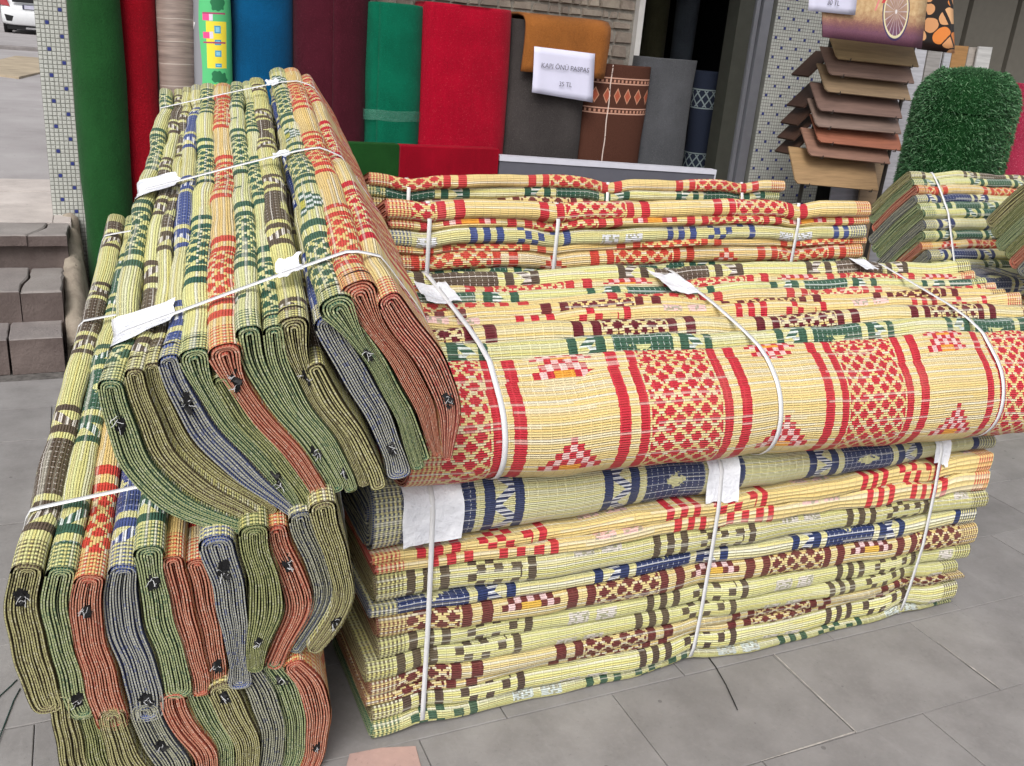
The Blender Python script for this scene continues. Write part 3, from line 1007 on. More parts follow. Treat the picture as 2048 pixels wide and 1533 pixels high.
# rubble stones above the rolls
zz = 1.15
while zz < 2.35:
    hh = random.uniform(0.055, 0.085)
    xx = 0.9 + random.uniform(0, 0.08)
    while xx < 2.66:
        ww = random.uniform(0.05, 0.15)
        x1 = min(xx + ww, 2.73)
        mb = MB()
        dpt = random.uniform(0.012, 0.03)
        b = 0.006
        P = [(xx + .004, FY + .02, zz + .004), (x1 - .004, FY + .02, zz + .004 + random.uniform(-.003, .003)), (x1 - .004 - random.uniform(0, .012), FY + .02, zz + hh - .004 - random.uniform(0, .012)), (xx + .004 + random.uniform(0, .012), FY + .02, zz + hh - .004 - random.uniform(0, .010))]
        Q = [(p[0] + (b if i in (0, 3) else -b), FY + .02 - dpt, p[2] + (b if i < 2 else -b)) for i, p in enumerate(P)]
        mb.add(P + Q, [(4, 5, 6, 7), (0, 1, 5, 4), (1, 2, 6, 5), (2, 3, 7, 6), (3, 0, 4, 7)])
        mb.build("wall_stone", M_STONEW, sw_wall)
        xx = x1
    zz += hh
w = MB(); w.bbox(2.735, 2.775, FY - 0.03, FY + 0.2, 0, 2.45, 0.003); w.build("door_trim", M_WTRIM, shop)
# aluminium door frame and the leaf edge
xa = at_y(1500, 200, FY)[0]
w = MB(); w.box(3.50, 3.62, FY - 0.02, FY + 0.10, 0, 2.45); w.build("door_frame", M_ALUD, shop)
w = MB(); w.box(3.625, 3.655, FY - 0.035, FY + 0.10, 0, 2.45); w.build("door_frame", M_ALU, shop)
w = MB(); w.box(3.67, 3.745, FY - 0.05, FY + 0.10, 0, 2.45); w.build("door_frame", M_ALU, shop)
w = MB(); w.box(3.75, 3.80, FY + 0.02, FY + 0.10, 0, 2.45); w.build("door_frame", M_DARKIN, shop)  # dark strip filling the gap by the column, its shade painted in


# ---- mosaic columns
M_TILEW = stone_mat("white_mosaic_tile", lin('C8C9C4'), lin('B4B6B0'), 0.0, 0.0005, 0.35, 60.0)
M_TILEB = simple("blue_mosaic_tile", lin('3A4488'), 0.3, 0.1)
M_TILEG = simple("dark_mosaic_grout", lin('8A8B85'), 0.9, 0.1)


def mosaic_column(x0, x1, y0, y1, z0, z1, pitch, label, ox, oz):
    root = empty("mosaic_column", ((x0 + x1) / 2, (y0 + y1) / 2, z0))
    tag(root, label, "column", "mosaic tiled columns of the shop front")
    c = MB(); c.box(x0, x1, y0, y1, z0, z1); c.build("column_core", M_TILEG, root)
    t = MB()
    nx, nz = int((x1 - x0) / pitch), int((z1 - z0) / pitch)
    g, dp = pitch * 0.09, 0.0022
    for i in range(nx):
        for k in range(nz):
            a, b_ = x0 + i * pitch + g, x0 + (i + 1) * pitch - g
            c0, c1 = z0 + k * pitch + g, z0 + (k + 1) * pitch - g
            e = 0.0012
            ii, kk = (i - ox) % 6, (k - oz) % 6
            blue = (ii == 0 and kk == 0) or (ii == 3 and kk == 3)
            yy = y0 - dp + random.uniform(-.0004, .0004)
            t.add([(a, y0, c0), (b_, y0, c0), (b_, y0, c1), (a, y0, c1), (a + e, yy, c0 + e), (b_ - e, yy, c0 + e), (b_ - e, yy, c1 - e), (a + e, yy, c1 - e)],
                  [(4, 5, 6, 7), (0, 1, 5, 4), (1, 2, 6, 5), (2, 3, 7, 6), (3, 0, 4, 7)], 1 if blue else 0)
    o = t.build("mosaic_tiles", [M_TILEW, M_TILEB], root)
    o["kind"] = "stuff"
    return root


mosaic_column(-0.668, -0.30, FY, FY + 0.45, 0.0, 2.6, 0.0208, "white mosaic column with scattered blue tiles beside the stone steps", 2, 1)
mosaic_column(3.805, 4.455, FY - 0.02, FY + 0.45, 0.0, 2.6, 0.0208, "white mosaic column with scattered blue tiles right of the doorway", 1, 2)


# ================================================================== CARPET ROLLS
def carpet_mat(name, c, fleck=None, fuzz=0.0025, rough=0.95, scale=260.0, c2=None, sheen=0.06, fl=0.0):
    m, nt, bs = new_mat(name)
    pos = gen_geo(nt)
    f = noise(nt, pos, scale, 2, 0.7)
    f1 = noise(nt, pos, 5.0, 3)
    f3 = noise(nt, pos, 75.0, 3)
    cc = mixc(nt, (f - 0.35) * 2.4, c2 or tuple(x * 0.55 for x in c), c)
    cc = mixc(nt, (f1 - 0.45) * 1.3, cc, tuple(x * 1.3 for x in c))
    cc = mixc(nt, (f3 - 0.5) * 0.8, cc, tuple(x * 0.7 for x in c))
    st_ = noise(nt, scale_vec(nt, pos, 38, 38, 5), 1.0, 3, 0.6)
    cc = mixc(nt, (st_ - 0.50) * 0.55, cc, tuple(x * 1.4 for x in c))
    if fleck:
        cc = mixc(nt, (noise(nt, pos, 200, 2) > 0.66) * (fl or 0.35), cc, fleck)
    nt.links.new(cc, bs.inputs['Base Color'])
    bs.inputs['Roughness'].default_value = rough
    bs.inputs['Specular IOR Level'].default_value = 0.1
    bs.inputs['Sheen Weight'].default_value = sheen
    bump(nt, bs, f + f3, 1.0, fuzz)
    return m


def roll(name, label, x0, x1, yc, ry, z0, z1, mat, seam=200, turns=2.6, th=0.011, lean=(0, 0), ex=2.5, group="carpet rolls standing along the shop front", cat="carpet roll", inside=None, rim=0.0):
    """an upright roll: one spiral sheet, oval in plan"""
    root = empty(name, ((x0 + x1) / 2, yc, z0))
    tag(root, label, cat, group)
    rx = (x1 - x0) / 2
    cx = (x0 + x1) / 2
    K = 44
    n = int(K * turns)
    a0 = radians(seam)
    Po, Pi, al = [], [], [0.0]
    for i in range(n):
        a = a0 + 2 * pi * i / K
        sh = th * 1.12 * i / K
        for lst, off in ((Po, sh), (Pi, sh + th)):
            qx, qy = max(rx - off, 0.01), max(ry - off, 0.01)
            c, s_ = cos(a), sin(a)
            lst.append((cx + qx * math.copysign(abs(c) ** (2 / ex), c), yc + qy * math.copysign(abs(s_) ** (2 / ex), s_)))
        if i: al.append(al[-1] + math.dist(Po[-1], Po[-2]))
    kf = int(((270 - seam) % 360) / 360 * K)
    zero = al[kf]
    nz = 10
    V, F, UV, MI = [], [], [], []
    zs = [z0 + (z1 - z0) * k / nz for k in range(nz)] + [z1 - max(rim, 0.004), z1]
    for k, z in enumerate(zs):
        fz = (z - z0) / (z1 - z0)
        sh = 0.0
        ins = rim * 0.5 if k == len(zs) - 1 else 0
        for lst, sg in ((Po, 1), (Pi, -1)):
            for i, p in enumerate(lst):
                aw = 2 * pi * i / K
                wv = 0.004 * sin(4.0 * z + 2 * aw + x0 * 9) + 0.0025 * sin(9 * z + 3 * aw + x0 * 5) + 0.0012 * sin(23 * z - 5 * aw)
                dx, dy = p[0] - cx, p[1] - yc
                d = math.hypot(dx, dy)
                q = 1 + (wv - ins * sg * 0.6) / d
                V.append((cx + dx * q + lean[0] * fz, yc + dy * q + lean[1] * fz, z + 0.002 * sin(i * 0.3)))
    nn = 2 * n
    for k in range(len(zs) - 1):
        for i in range(n - 1):
            a, b = k * nn + i, (k + 1) * nn + i
            F.append((a, a + 1, b + 1, b)); MI.append(0)
            UV += [(al[i] - zero, zs[k]), (al[i + 1] - zero, zs[k]), (al[i + 1] - zero, zs[k + 1]), (al[i] - zero, zs[k + 1])]
            F.append((a + n + 1, a + n, b + n, b + n + 1)); MI.append(1)
            UV += [(0, 0)] * 4
        a, b = k * nn, (k + 1) * nn
        F.append((a, b, b + n, a + n)); MI.append(1); UV += [(0, 0)] * 4
    t = (len(zs) - 1) * nn
    for i in range(n - 1):
        F.append((t + i, t + i + 1, t + n + i + 1, t + n + i)); MI.append(1); UV += [(0, 0)] * 4
    sheet = mesh_obj("rolled_sheet", V, F, [mat, inside or mat], root, UV, MI, smooth=True)
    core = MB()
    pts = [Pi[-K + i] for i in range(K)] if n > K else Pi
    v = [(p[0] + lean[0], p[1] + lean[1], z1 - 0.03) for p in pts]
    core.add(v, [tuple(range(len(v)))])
    core.build("hollow_shade", M_CORE, root)  # dark disc stands in for the shade inside the hollow roll
    return root


def kx(px, py, y): return float(at_y(px, py, y)[0])


GREEN_F = carpet_mat("dark_green_grass_felt", lin('23552A'), None, 0.003)
RED_F = carpet_mat("deep_red_carpet", lin('9C0A1E'), lin('D0404C'), 0.003)
RED_B = carpet_mat("bright_red_carpet", lin('B4062A'), lin('DD5560'), 0.003)
BLUE_F = carpet_mat("petrol_blue_felt", lin('075482'), None, 0.002)
MARO_F = carpet_mat("maroon_carpet", lin('4E1826'), lin('7A3A48'), 0.003)
EMER_F = carpet_mat("emerald_felt", lin('04694E'), lin('2C9070'), 0.002)
CHAR_F = carpet_mat("charcoal_ribbed_mat", lin('4B4645'), lin('77716F'), 0.004)
GREY_F = carpet_mat("grey_ribbed_mat", lin('5A5B5F'), lin('7C7D82'), 0.003)
OCHRE = carpet_mat("ochre_coir_mat", lin('A0632F'), lin('B57C48'), 0.003)
PINK_F = carpet_mat("crimson_pink_carpet", lin('A8304C'), lin('D88A98'), 0.003, fl=0.7)

# wood-look vinyl
VIN, nt, bs = new_mat("grey_wood_vinyl")
u, v = uv_ex(nt)
cmb = nt.nodes.new('ShaderNodeCombineXYZ')
nt.links.new((u * 4.0).k, cmb.inputs[0]); nt.links.new((v * 60.0).k, cmb.inputs[1])
g1 = noise(nt, cmb.outputs[0], 1.0, 5, 0.65)
pl = hash2(nt, (v / 0.105).floor(), 3.0)
cc = mixc(nt, (g1 - 0.3) * 2.2, lin('6B5D58'), lin('B2A096'))
cc = mixc(nt, pl * 0.55, cc, lin('8A7A72'))
cc = mixc(nt, ((v / 0.105).fr() < 0.03) * 0.6, cc, lin('D5CCC2'))
nt.links.new(cc, bs.inputs['Base Color'])
bs.inputs['Roughness'].default_value = 0.38

# children's play rug: road, lawn, a yellow house and trees
KID, nt, bs = new_mat("play_rug_print")
u, v = uv_ex(nt)
def rect(x0, x1, y0, y1): return u.band(x0, x1) * v.band(y0, y1)
edge_w = (v * 14.0).sin() * 0.006
road_m = (u + edge_w) < -0.062
c = mixc(nt, road_m, lin('58C27C'), lin('8B8C92'))
c = mixc(nt, rect(-0.112, -0.106, 1.46, 1.70) , c, lin('F0F0F0'))
c = mixc(nt, ((u + 0.109).abs() < (v - 1.43) * 0.45) * v.band(1.43, 1.465), c, lin('F0F0F0'))
blob = lambda cx, cy, r, k: ((((u - cx) * (u - cx) + (v - cy) * (v - cy)).sqrt()) < (((v * 190.0).sin() + (u * 230.0).sin()) * k + r))
house = rect(-0.028, 0.075, 1.255, 1.475)
c = mixc(nt, house, c, lin('F2DD3F'))
for a, b in ((1.42, 1.455), (1.365, 1.39), (1.31, 1.34), (1.26, 1.278)):
    c = mixc(nt, rect(0.012, 0.045, a, b), c, lin('3F9AC4'))
    c = mixc(nt, rect(0.018, 0.039, a + 0.006, b - 0.006), c, lin('8CCBE4'))
for a in (1.478, 1.395):
    c = mixc(nt, rect(-0.045, -0.012, a, a + 0.03), c, lin('EC4F8E'))
    c = mixc(nt, rect(-0.012, 0.006, a, a + 0.032), c, lin('DDD3E2'))
for a in (1.508, 1.372):
    c = mixc(nt, rect(-0.045, 0.07, a, a + 0.008), c, lin('A8456A'))
c = mixc(nt, blob(0.018, 1.215, 0.030, 0.004).mx(blob(0.048, 1.20, 0.03, 0.004)), c, lin('23754A'))
c = mixc(nt, blob(0.01, 1.13, 0.030, 0.004).mx(blob(0.05, 1.14, 0.03, 0.004)), c, lin('23754A'))
c = mixc(nt, blob(0.03, 1.56, 0.035, 0.004), c, lin('23754A'))
c = mixc(nt, rect(-0.05, 0.02, 1.168, 1.178), c, lin('E6DB3C'))
nt.links.new(c, bs.inputs['Base Color'])
bs.inputs['Roughness'].default_value = 0.7

# brown runner with a border of small diamonds
BRN, nt, bs = new_mat("brown_runner_with_diamonds")
u, v = uv_ex(nt)
pos = gen_geo(nt)
f = noise(nt, pos, 240, 2)
c = mixc(nt, f, lin('3E241C'), lin('5C3A2E'))
z_t = v
for a in (1.345, 1.315, 1.17, 1.14):
    c = mixc(nt, z_t.band(a, a + 0.007), c, lin('C79A86'))
for a in (1.324, 1.149):
    c = mixc(nt, z_t.band(a, a + 0.016) * (((u / 0.028).fr() < 0.5)), c, lin('B98873'))
dm = (((u / 0.075).fr() - 0.5).abs() * 0.075 / 0.026 + (z_t - 1.247).abs() / 0.047) < 1.0
dm2 = (((u / 0.075).fr() - 0.5).abs() * 0.075 / 0.020 + (z_t - 1.247).abs() / 0.036) < 1.0
c = mixc(nt, dm, c, lin('C08A70'))
c = mixc(nt, dm2, c, lin('A4553F'))
c = mixc(nt, (((u + 0.02 + (v * 30.0).sin() * 0.002).abs()) < 0.0035) * (noise(nt, pos, 60, 2) > 0.38) * 0.9, c, lin('D9C6BC'))
nt.links.new(c, bs.inputs['Base Color'])
bs.inputs['Roughness'].default_value = 0.9
bs.inputs['Specular IOR Level'].default_value = 0.15
bump(nt, bs, f, 0.8, 0.002)

# navy prayer-room runner with pale knot bands
NAV, nt, bs = new_mat("navy_runner_with_knots")
u, v = uv_ex(nt)
c = mixc(nt, noise(nt, gen_geo(nt), 200, 2), lin('0E1626'), lin('16223A'))
for zc in (1.235, 0.80):
    for sg in (1, -1):
        wv = ((u * (2 * pi / 0.11) + (v - zc) * 40.0 * sg).sin())
        c = mixc(nt, (wv.abs() < 0.30) * (v - zc).abs().band(-1, 0.055), c, lin('7E8A8C'))
    c = mixc(nt, ((v - zc).abs().band(0.058, 0.066)), c, lin('7E8A8C'))
nt.links.new(c, bs.inputs['Base Color'])
bs.inputs['Roughness'].default_value = 0.9

Y1 = 3.52
def rk(px0, px1, py, y): return kx(px0, py, y), kx(px1, py, y)

a, b = rk(156, 264, 300, 3.42)
roll("carpet_roll", "dark green felt carpet roll, leftmost, beside the mosaic column", a, b, 3.50, 0.125, 0, 2.35, GREEN_F, seam=120, ex=2.2)
a, b = rk(250, 326, 200, 3.52)
roll("carpet_roll", "narrow deep red carpet roll between the dark green roll and the wood-look vinyl", a - 0.03, b, 3.60, 0.11, 0, 2.3, RED_F, seam=60, ex=2.1)
a, b = rk(319, 394, 100, 3.48)
roll("vinyl_roll", "grey wood-look vinyl flooring roll", a, b, 3.56, 0.09, 0, 2.2, VIN, seam=80, turns=3.5, th=0.004, ex=2.0, cat="flooring roll", inside=simple("vinyl_backing", lin('A9A49E'), 0.6))
a, b = rk(388, 468, 80, 3.46)
roll("rug_roll", "rolled children's play rug printed with a road and a yellow house", a, b, 3.54, 0.09, 0, 2.1, KID, seam=100, turns=3.0, th=0.006, ex=2.0, cat="rug roll")
a, b = rk(466, 594, 80, 3.52)
roll("carpet_roll", "petrol blue felt carpet roll left of the maroon one", a, b, 3.62, 0.15, 0, 2.25, BLUE_F, seam=150, ex=2.2)
a, b = rk(588, 744, 150, 3.48)
roll("carpet_roll", "maroon carpet roll with a seam down its front", a, b, 3.60, 0.16, 0, 2.1, MARO_F, seam=268, ex=2.4)
a, b = rk(733, 854, 150, 3.44)
z_t = float(at_y(790, 8, 3.5)[2])
rl = roll("carpet_roll", "emerald green felt roll with clear tape round it", a, b, 3.56, 0.14, 0, z_t, EMER_F, seam=236, ex=2.6, rim=0.012)
# clear tape
TAPE, nt, bs = new_mat("clear_packing_tape")
bs.inputs['Base Color'].default_value = (0.10, 0.30, 0.22, 1)
bs.inputs['Alpha'].default_value = 0.35
bs.inputs['Roughness'].default_value = 0.12
bs.inputs['Specular IOR Level'].default_value = 0.7
bump(nt, bs, noise(nt, gen_geo(nt), 45, 3), 1.0, 0.006)
tp = MB(); K = 40; cx_, rx_ = (a + b) / 2, (b - a) / 2 + 0.004
zt0 = float(at_y(790, 243, 3.43)[2]); zt1 = float(at_y(790, 222, 3.43)[2])
ringv = []
for z in (zt0, zt1):
    for i in range(K):
        an = 2 * pi * i / K
        c_, s_ = cos(an), sin(an)
        ringv.append((cx_ + rx_ * math.copysign(abs(c_) ** (2 / 2.6), c_), 3.56 + 0.144 * math.copysign(abs(s_) ** (2 / 2.6), s_), z + 0.002 * sin(i)))
tp.add(ringv, [(i, (i + 1) % K, K + (i + 1) % K, K + i) for i in range(K)])
tp.build("packing_tape", TAPE, rl, smooth=True)
a, b = rk(846, 1034, 150, 3.40)
z_t = float(at_y(930, 12, 3.5)[2])
roll("carpet_roll", "wide bright red carpet roll left of the charcoal one", a, b, 3.56, 0.17, 0, z_t, RED_B, seam=165, ex=2.9, rim=0.02)
a, b = rk(1012, 1176, 230, 3.46)
z_c = float(at_y(1100, 45, 3.5)[2])
roll("mat_roll", "charcoal doormat roll with an ochre mat and a price sheet over it", a, b, 3.58, 0.13, 0, z_c, CHAR_F, seam=150, ex=3.4, cat="mat roll")
xc0, xc1 = a, b
a, b = rk(1168, 1302, 230, 3.48)
z_t = float(at_y(1235, 130, 3.5)[2])
roll("runner_roll", "dark brown runner roll with a border of small red diamonds", a, b, 3.59, 0.12, 0, z_t, BRN, seam=140, turns=3.2, th=0.008, ex=3.0, cat="runner roll")
a, b = rk(1276, 1394, 230, 3.55)
z_t = float(at_y(1340, 118, 3.6)[2])
roll("mat_roll", "plain grey ribbed doormat roll right of the brown runner", a, b, 3.66, 0.10, 0, z_t, GREY_F, seam=120, ex=3.2, cat="mat roll")
a, b = rk(1392, 1462, 250, 4.02)
roll("runner_roll", "navy runner roll with pale knot bands standing in the dark doorway", a, b, 4.10, 0.10, 0.05, 1.42, NAV, seam=100, ex=2.2, cat="runner roll")
a, b = rk(1462, 1484, 250, 4.0)
roll("carpet_roll", "thin dark red roll just inside the door frame", a, b, 4.06, 0.05, 0.05, 1.75, carpet_mat("dark_red_roll", lin('4A0C14')), seam=100, ex=2.0)

a, b = rk(1300, 1345, 60, 5.3)
roll("carpet_roll", "dim olive roll deep inside the dark doorway", a, b, 5.4, 0.12, 0.05, 2.3, carpet_mat("dim_olive", lin('6B6850')), seam=100, ex=2.0)
a, b = rk(1366, 1402, 60, 5.1)
roll("carpet_roll", "dim grey-blue roll deep inside the dark doorway", a, b, 5.2, 0.12, 0.05, 2.2, carpet_mat("dim_greyblue", lin('707884')), seam=100, ex=2.0)

# ochre coir mat draped over the charcoal roll, with the price sheet
def sheet(name, rows, mat, parent=None, thick=0.006):
    """rows: list of lists of points -> a bent sheet with real thickness"""
    nr, nc = len(rows), len(rows[0])
    P = np.array(rows, float).reshape(nr, nc, 3)
    du = np.gradient(P, axis=1); dv = np.gradient(P, axis=0)
    N = np.cross(du, dv); N /= (np.linalg.norm(N, axis=2)[..., None] + 1e-9)
    V = np.concatenate([P.reshape(-1, 3), (P + N * thick).reshape(-1, 3)])
    n = nr * nc
    F, UV = [], []
    def q(i, j): return i * nc + j
    for i in range(nr - 1):
        for j in range(nc - 1):
            F.append((q(i, j), q(i, j + 1), q(i + 1, j + 1), q(i + 1, j)))
            F.append((n + q(i, j), n + q(i + 1, j), n + q(i + 1, j + 1), n + q(i, j + 1)))
    bd = [q(0, j) for j in range(nc)] + [q(i, nc - 1) for i in range(1, nr)] + [q(nr - 1, j) for j in range(nc - 2, -1, -1)] + [q(i, 0) for i in range(nr - 2, 0, -1)]
    for k in range(len(bd)):
        a_, b_ = bd[k], bd[(k + 1) % len(bd)]
        F.append((a_, n + a_, n + b_, b_))
    # uv = (column, row) fraction
    lf = []
    for f in F:
        for i in f:
            i = i % n
            lf.append(((i % nc) / (nc - 1), (i // nc) / (nr - 1)))
    return mesh_obj(name, V, F, mat, parent, lf, smooth=True)

xo0, xo1 = kx(1042, 140, 3.42), kx(1210, 140, 3.42)
rows = []
zf0 = float(at_y(1115, 148, 3.42)[2])
ztop = z_c + 0.022
prof = [(3.425, zf0)] + [(3.425, zf0 + (ztop - 0.06 - zf0) * k / 6) for k in range(1, 7)] + [(3.43, ztop - 0.03), (3.455, ztop - 0.006), (3.52, ztop + 0.004), (3.62, ztop + 0.003), (3.70, ztop - 0.004), (3.735, ztop - 0.05), (3.74, ztop - 0.25)]
for pi_, (yy, z_) in enumerate(prof):
    rows.append([(xo0 + (xo1 - xo0) * j / 9 + 0.006 * sin(z_ * 9), yy - 0.004 * sin(j * 1.3 + pi_ * 0.5), z_ - 0.012 * (j / 9) * (pi_ < 2)) for j in range(10)])
o = sheet("coir_mat", rows, OCHRE, None, 0.014)
tag(o, "ochre brown coir doormat draped over the top of the charcoal roll", "doormat")

PAPER = simple("white_paper_sheet", lin('D9D8EE'), 0.6, 0.04, 8, 0.001, 15)
INK = simple("grey_printer_ink", lin('6C6A78'), 0.7, 0.1)


def text_part(body, loc, size, parent, rotx=pi / 2, mat=INK, rotz=0.0, roty=0.0):
    cu = bpy.data.curves.new("lettering", 'FONT')
    cu.body = body
    cu.size = size
    cu.align_x = 'CENTER'
    cu.extrude = 0.0003
    cu.materials.append(mat)
    t = bpy.data.objects.new("lettering", cu)
    col.objects.link(t)
    t.location = loc
    t.rotation_euler = (rotx, roty, rotz)
    bpy.context.view_layer.update()
    me = bpy.data.meshes.new_from_object(t.evaluated_get(bpy.context.evaluated_depsgraph_get()))
    me.materials.clear(); me.materials.append(mat)
    o = bpy.data.objects.new("lettering", me)
    col.objects.link(o)
    o.location, o.rotation_euler = t.location, t.rotation_euler
    bpy.data.objects.remove(t)
    o.parent = parent
    o.matrix_parent_inverse = parent.matrix_basis.inverted()
    return o


yp_ = 3.405
tl, tr_, bl, br = at_y(1068, 93, yp_), at_y(1190, 108, yp_), at_y(1063, 185, yp_), at_y(1183, 205, yp_)
rows = []
for i in range(8):
    f = i / 7
    A, B = bl + (tl - bl) * f, br + (tr_ - br) * f
    rows.append([A + (B - A) * j / 9 + np.array([0, -0.004 - 0.004 * sin(j * 0.8 + i * 0.5) - 0.012 * max(0, 0.4 - f) * (j / 9), 0]) for j in range(10)])
paper = sheet("price_sheet", rows, PAPER, None, 0.0012)
tag(paper, "white paper price sheet reading KAPI ÖNÜ PASPAS 35 TL taped to the ochre mat", "price sheet")
mid = (tl + tr_ + bl + br) / 4
slope = math.atan2((tr_ - tl)[2], (tr_ - tl)[0])
text_part("KAPI ÖNÜ PASPAS", (mid[0], yp_ - 0.018, mid[2] + 0.022), 0.038, paper, roty=-slope)
text_part("35 TL", (mid[0] + 0.01, yp_ - 0.018, mid[2] - 0.068), 0.036, paper, roty=-slope)

# ---- low panels in front of the rolls
YP = 3.18
M_PGREEN = carpet_mat("green_felt_panel", lin('1C4A1E'), None, 0.001)
M_PRED = carpet_mat("red_felt_panel", lin('96041F'), None, 0.001)
M_PGREY = simple("slate_grey_board", lin('5F5F68'), 0.55, 0.05)
M_PWHITE = simple("white_board_edge", lin('CFCFDA'), 0.5, 0.04)


def folded_panel(name, px0, px1, py, mat, label, cat, y=YP, th=0.10):
    x0, x1 = kx(px0, py, y), kx(px1, py, y)
    zt = float(at_y((px0 + px1) / 2, py, y)[2])
    root = empty(name, ((x0 + x1) / 2, y, 0))
    tag(root, label, cat)
    for k in range(5):
        m_ = MB()
        ya = y + th * k / 5
        dz = random.uniform(-0.008, 0.002) if k else 0
        m_.bbox(x0 + random.uniform(0, .006) * (k > 0), x1 - random.uniform(0, .006) * (k > 0), ya + 0.001, ya + th / 5 - 0.001, 0, zt + dz, 0.005)
        m_.build("felt_layer", mat, root)
    return root


folded_panel("felt_stack", 690, 799, 287, M_PGREEN, "folded dark green felt standing upright behind the mats", "folded felt")
folded_panel("felt_stack", 801, 999, 295, M_PRED, "folded red felt standing upright behind the mats", "folded felt", y=YP - 0.012)
gx0, gx1 = kx(1000, 312, YP), kx(1430, 343, YP)
gz0, gz1 = float(at_y(1000, 311, YP)[2]), float(at_y(1430, 340, YP)[2])
gb = empty("display_board", ((gx0 + gx1) / 2, YP, 0))
tag(gb, "long slate grey board with a white rim standing in front of the rolls", "board")
m_ = MB()
m_.hexa([(gx0, YP, 0), (gx1, YP, 0), (gx1, YP + .05, 0), (gx0, YP + .05, 0), (gx0, YP, gz0 - .03), (gx1, YP, gz1 - .03), (gx1, YP + .05, gz1 - .03), (gx0, YP + .05, gz0 - .03)])
m_.build("panel", M_PGREY, gb)
m_ = MB()
m_.hexa([(gx0 - .003, YP - .006, gz0 - .029), (gx1 + .008, YP - .006, gz1 - .029), (gx1 + .008, YP + .056, gz1 - .029), (gx0 - .003, YP + .056, gz0 - .029), (gx0 - .003, YP - .006, gz0), (gx1 + .008, YP - .006, gz1), (gx1 + .008, YP + .056, gz1), (gx0 - .003, YP + .056, gz0)])
m_.build("top_rim", M_PWHITE, gb)
m_ = MB(); m_.box(gx1 + .0005, gx1 + .008, YP - .004, YP + .054, 0, gz1 - .030)
m_.build("side_rim", M_PWHITE, gb)
folded_panel("felt_stack", 1436, 1520, 372, GREEN_F, "low folded green felt at the foot of the right column", "folded felt", y=3.45)

# ---- laminate sample rack
M_RACKM = simple("rack_dark_metal", lin('4A4642'), 0.5, 0.1, metal=0.4)
rack = empty("sample_rack", (4.0, 3.0, 0))
tag(rack, "display rack of sloping laminate floor samples in front of the tiled column", "sample rack")
YR = 2.98
pan = [((1675, 117), (1838, 134), 'B59A72'), ((1660, 149), (1829, 167), '8E7468'), ((1653, 183), (1822, 201), '9C8468'), ((1639, 221), (1805, 237), '83695F'),
       ((1634, 253), (1803, 268), '8C766B'), ((1639, 284), (1805, 302), 'A86A52'), ((1620, 311), (1781, 328), '9A7564'), ((1592, 367), (1757, 382), 'B09069')]


def wood_mat(name, hexc):
    c = lin(hexc)
    m, nt, bs = new_mat(name)
    t = obj_co(nt)
    g = noise(nt, scale_vec(nt, gen_geo(nt), 3, 40, 40), 1.6, 4, 0.6)
    cc = mixc(nt, (g - 0.3) * 2, tuple(x * 0.62 for x in c), c)
    nt.links.new(cc, bs.inputs['Base Color'])
    bs.inputs['Roughness'].default_value = 0.45
    return m


for i, (p0, p1, hx) in enumerate(pan):
    A, B = at_y(p0[0], p0[1], YR), at_y(p1[0], p1[1], YR)
    ht = 0.155 if i < 7 else 0.21
    dep = 0.115
    tx = 0.02
    wm = wood_mat(f"laminate_sample_{i}", hx)
    up = np.array([-0.012, dep, ht])
    nrm = np.array([0, ht, -dep]); nrm /= np.linalg.norm(nrm)
    A2, B2 = A + up, B + up + np.array([0.02, 0, 0])
    m_ = MB()
    cr = 0.022
    low = [A + up * 0.10, A + (B - A) * 0.025, B, B2, A2]
    back = [p + nrm * 0.009 for p in low]
    n5 = 5
    m_.add(low + back, [tuple(range(n5)), tuple(range(2 * n5 - 1, n5 - 1, -1))] + [(k, n5 + k, n5 + (k + 1) % n5, (k + 1) % n5) for k in range(n5)])
    m_.build("laminate_sample", wm, rack)
    m_ = MB()
    for f in (0.14, 0.9):
        c_ = A + (B - A) * f
        m_.tube([c_ + np.array([0, 0.012, -0.012]), c_ + np.array([0, -0.010, -0.010]), c_ + np.array([0, -0.012, 0.008])], 0.0035, 5)
    m_.build("wire_hook", M_RACKM, rack)
# the other face of the rack, seen edge on from behind
for i, (px, py) in enumerate(((1655, 128), (1645, 190), (1632, 225), (1625, 255), (1620, 283))):
    c_ = at_y(px - 14, py, 3.16)
    m_ = MB()
    o3 = np.array([0.0, 0.0, 0.0])
    p = [c_ + np.array([-0.13, -0.06, -0.075]), c_ + np.array([-0.13, 0.10, -0.075]), c_ + np.array([0.03, 0.10, 0.075]), c_ + np.array([0.03, -0.06, 0.075])]
    q_ = [k_ + np.array([0.006, 0, -0.009]) for k_ in p]
    m_.hexa(q_ + p)
    m_.build("laminate_sample", wood_mat(f"laminate_side_shaded_{i}", '4B362D'), rack)  # darker wood tone puts the shade on these backs into the colour
fr = MB()
for (px, py), (qx, qy) in (((1668, 60), (1600, 395)), ((1828, 95), (1762, 395))):
    a_ = at_y(px, py, 3.13); b_ = at_y(qx, qy, 3.13); b_[2] = 0.0
    b_[0] = a_[0] - 0.03
    fr.tube([b_, a_ + np.array([0, 0, 0.3])], 0.013, 8)
xr0, xr1 = 3.72, 4.20
fr.box(3.62, 4.42, 2.92, 3.42, 0.0, 0.03)
fr.build("rack_frame", M_RACKM, rack)

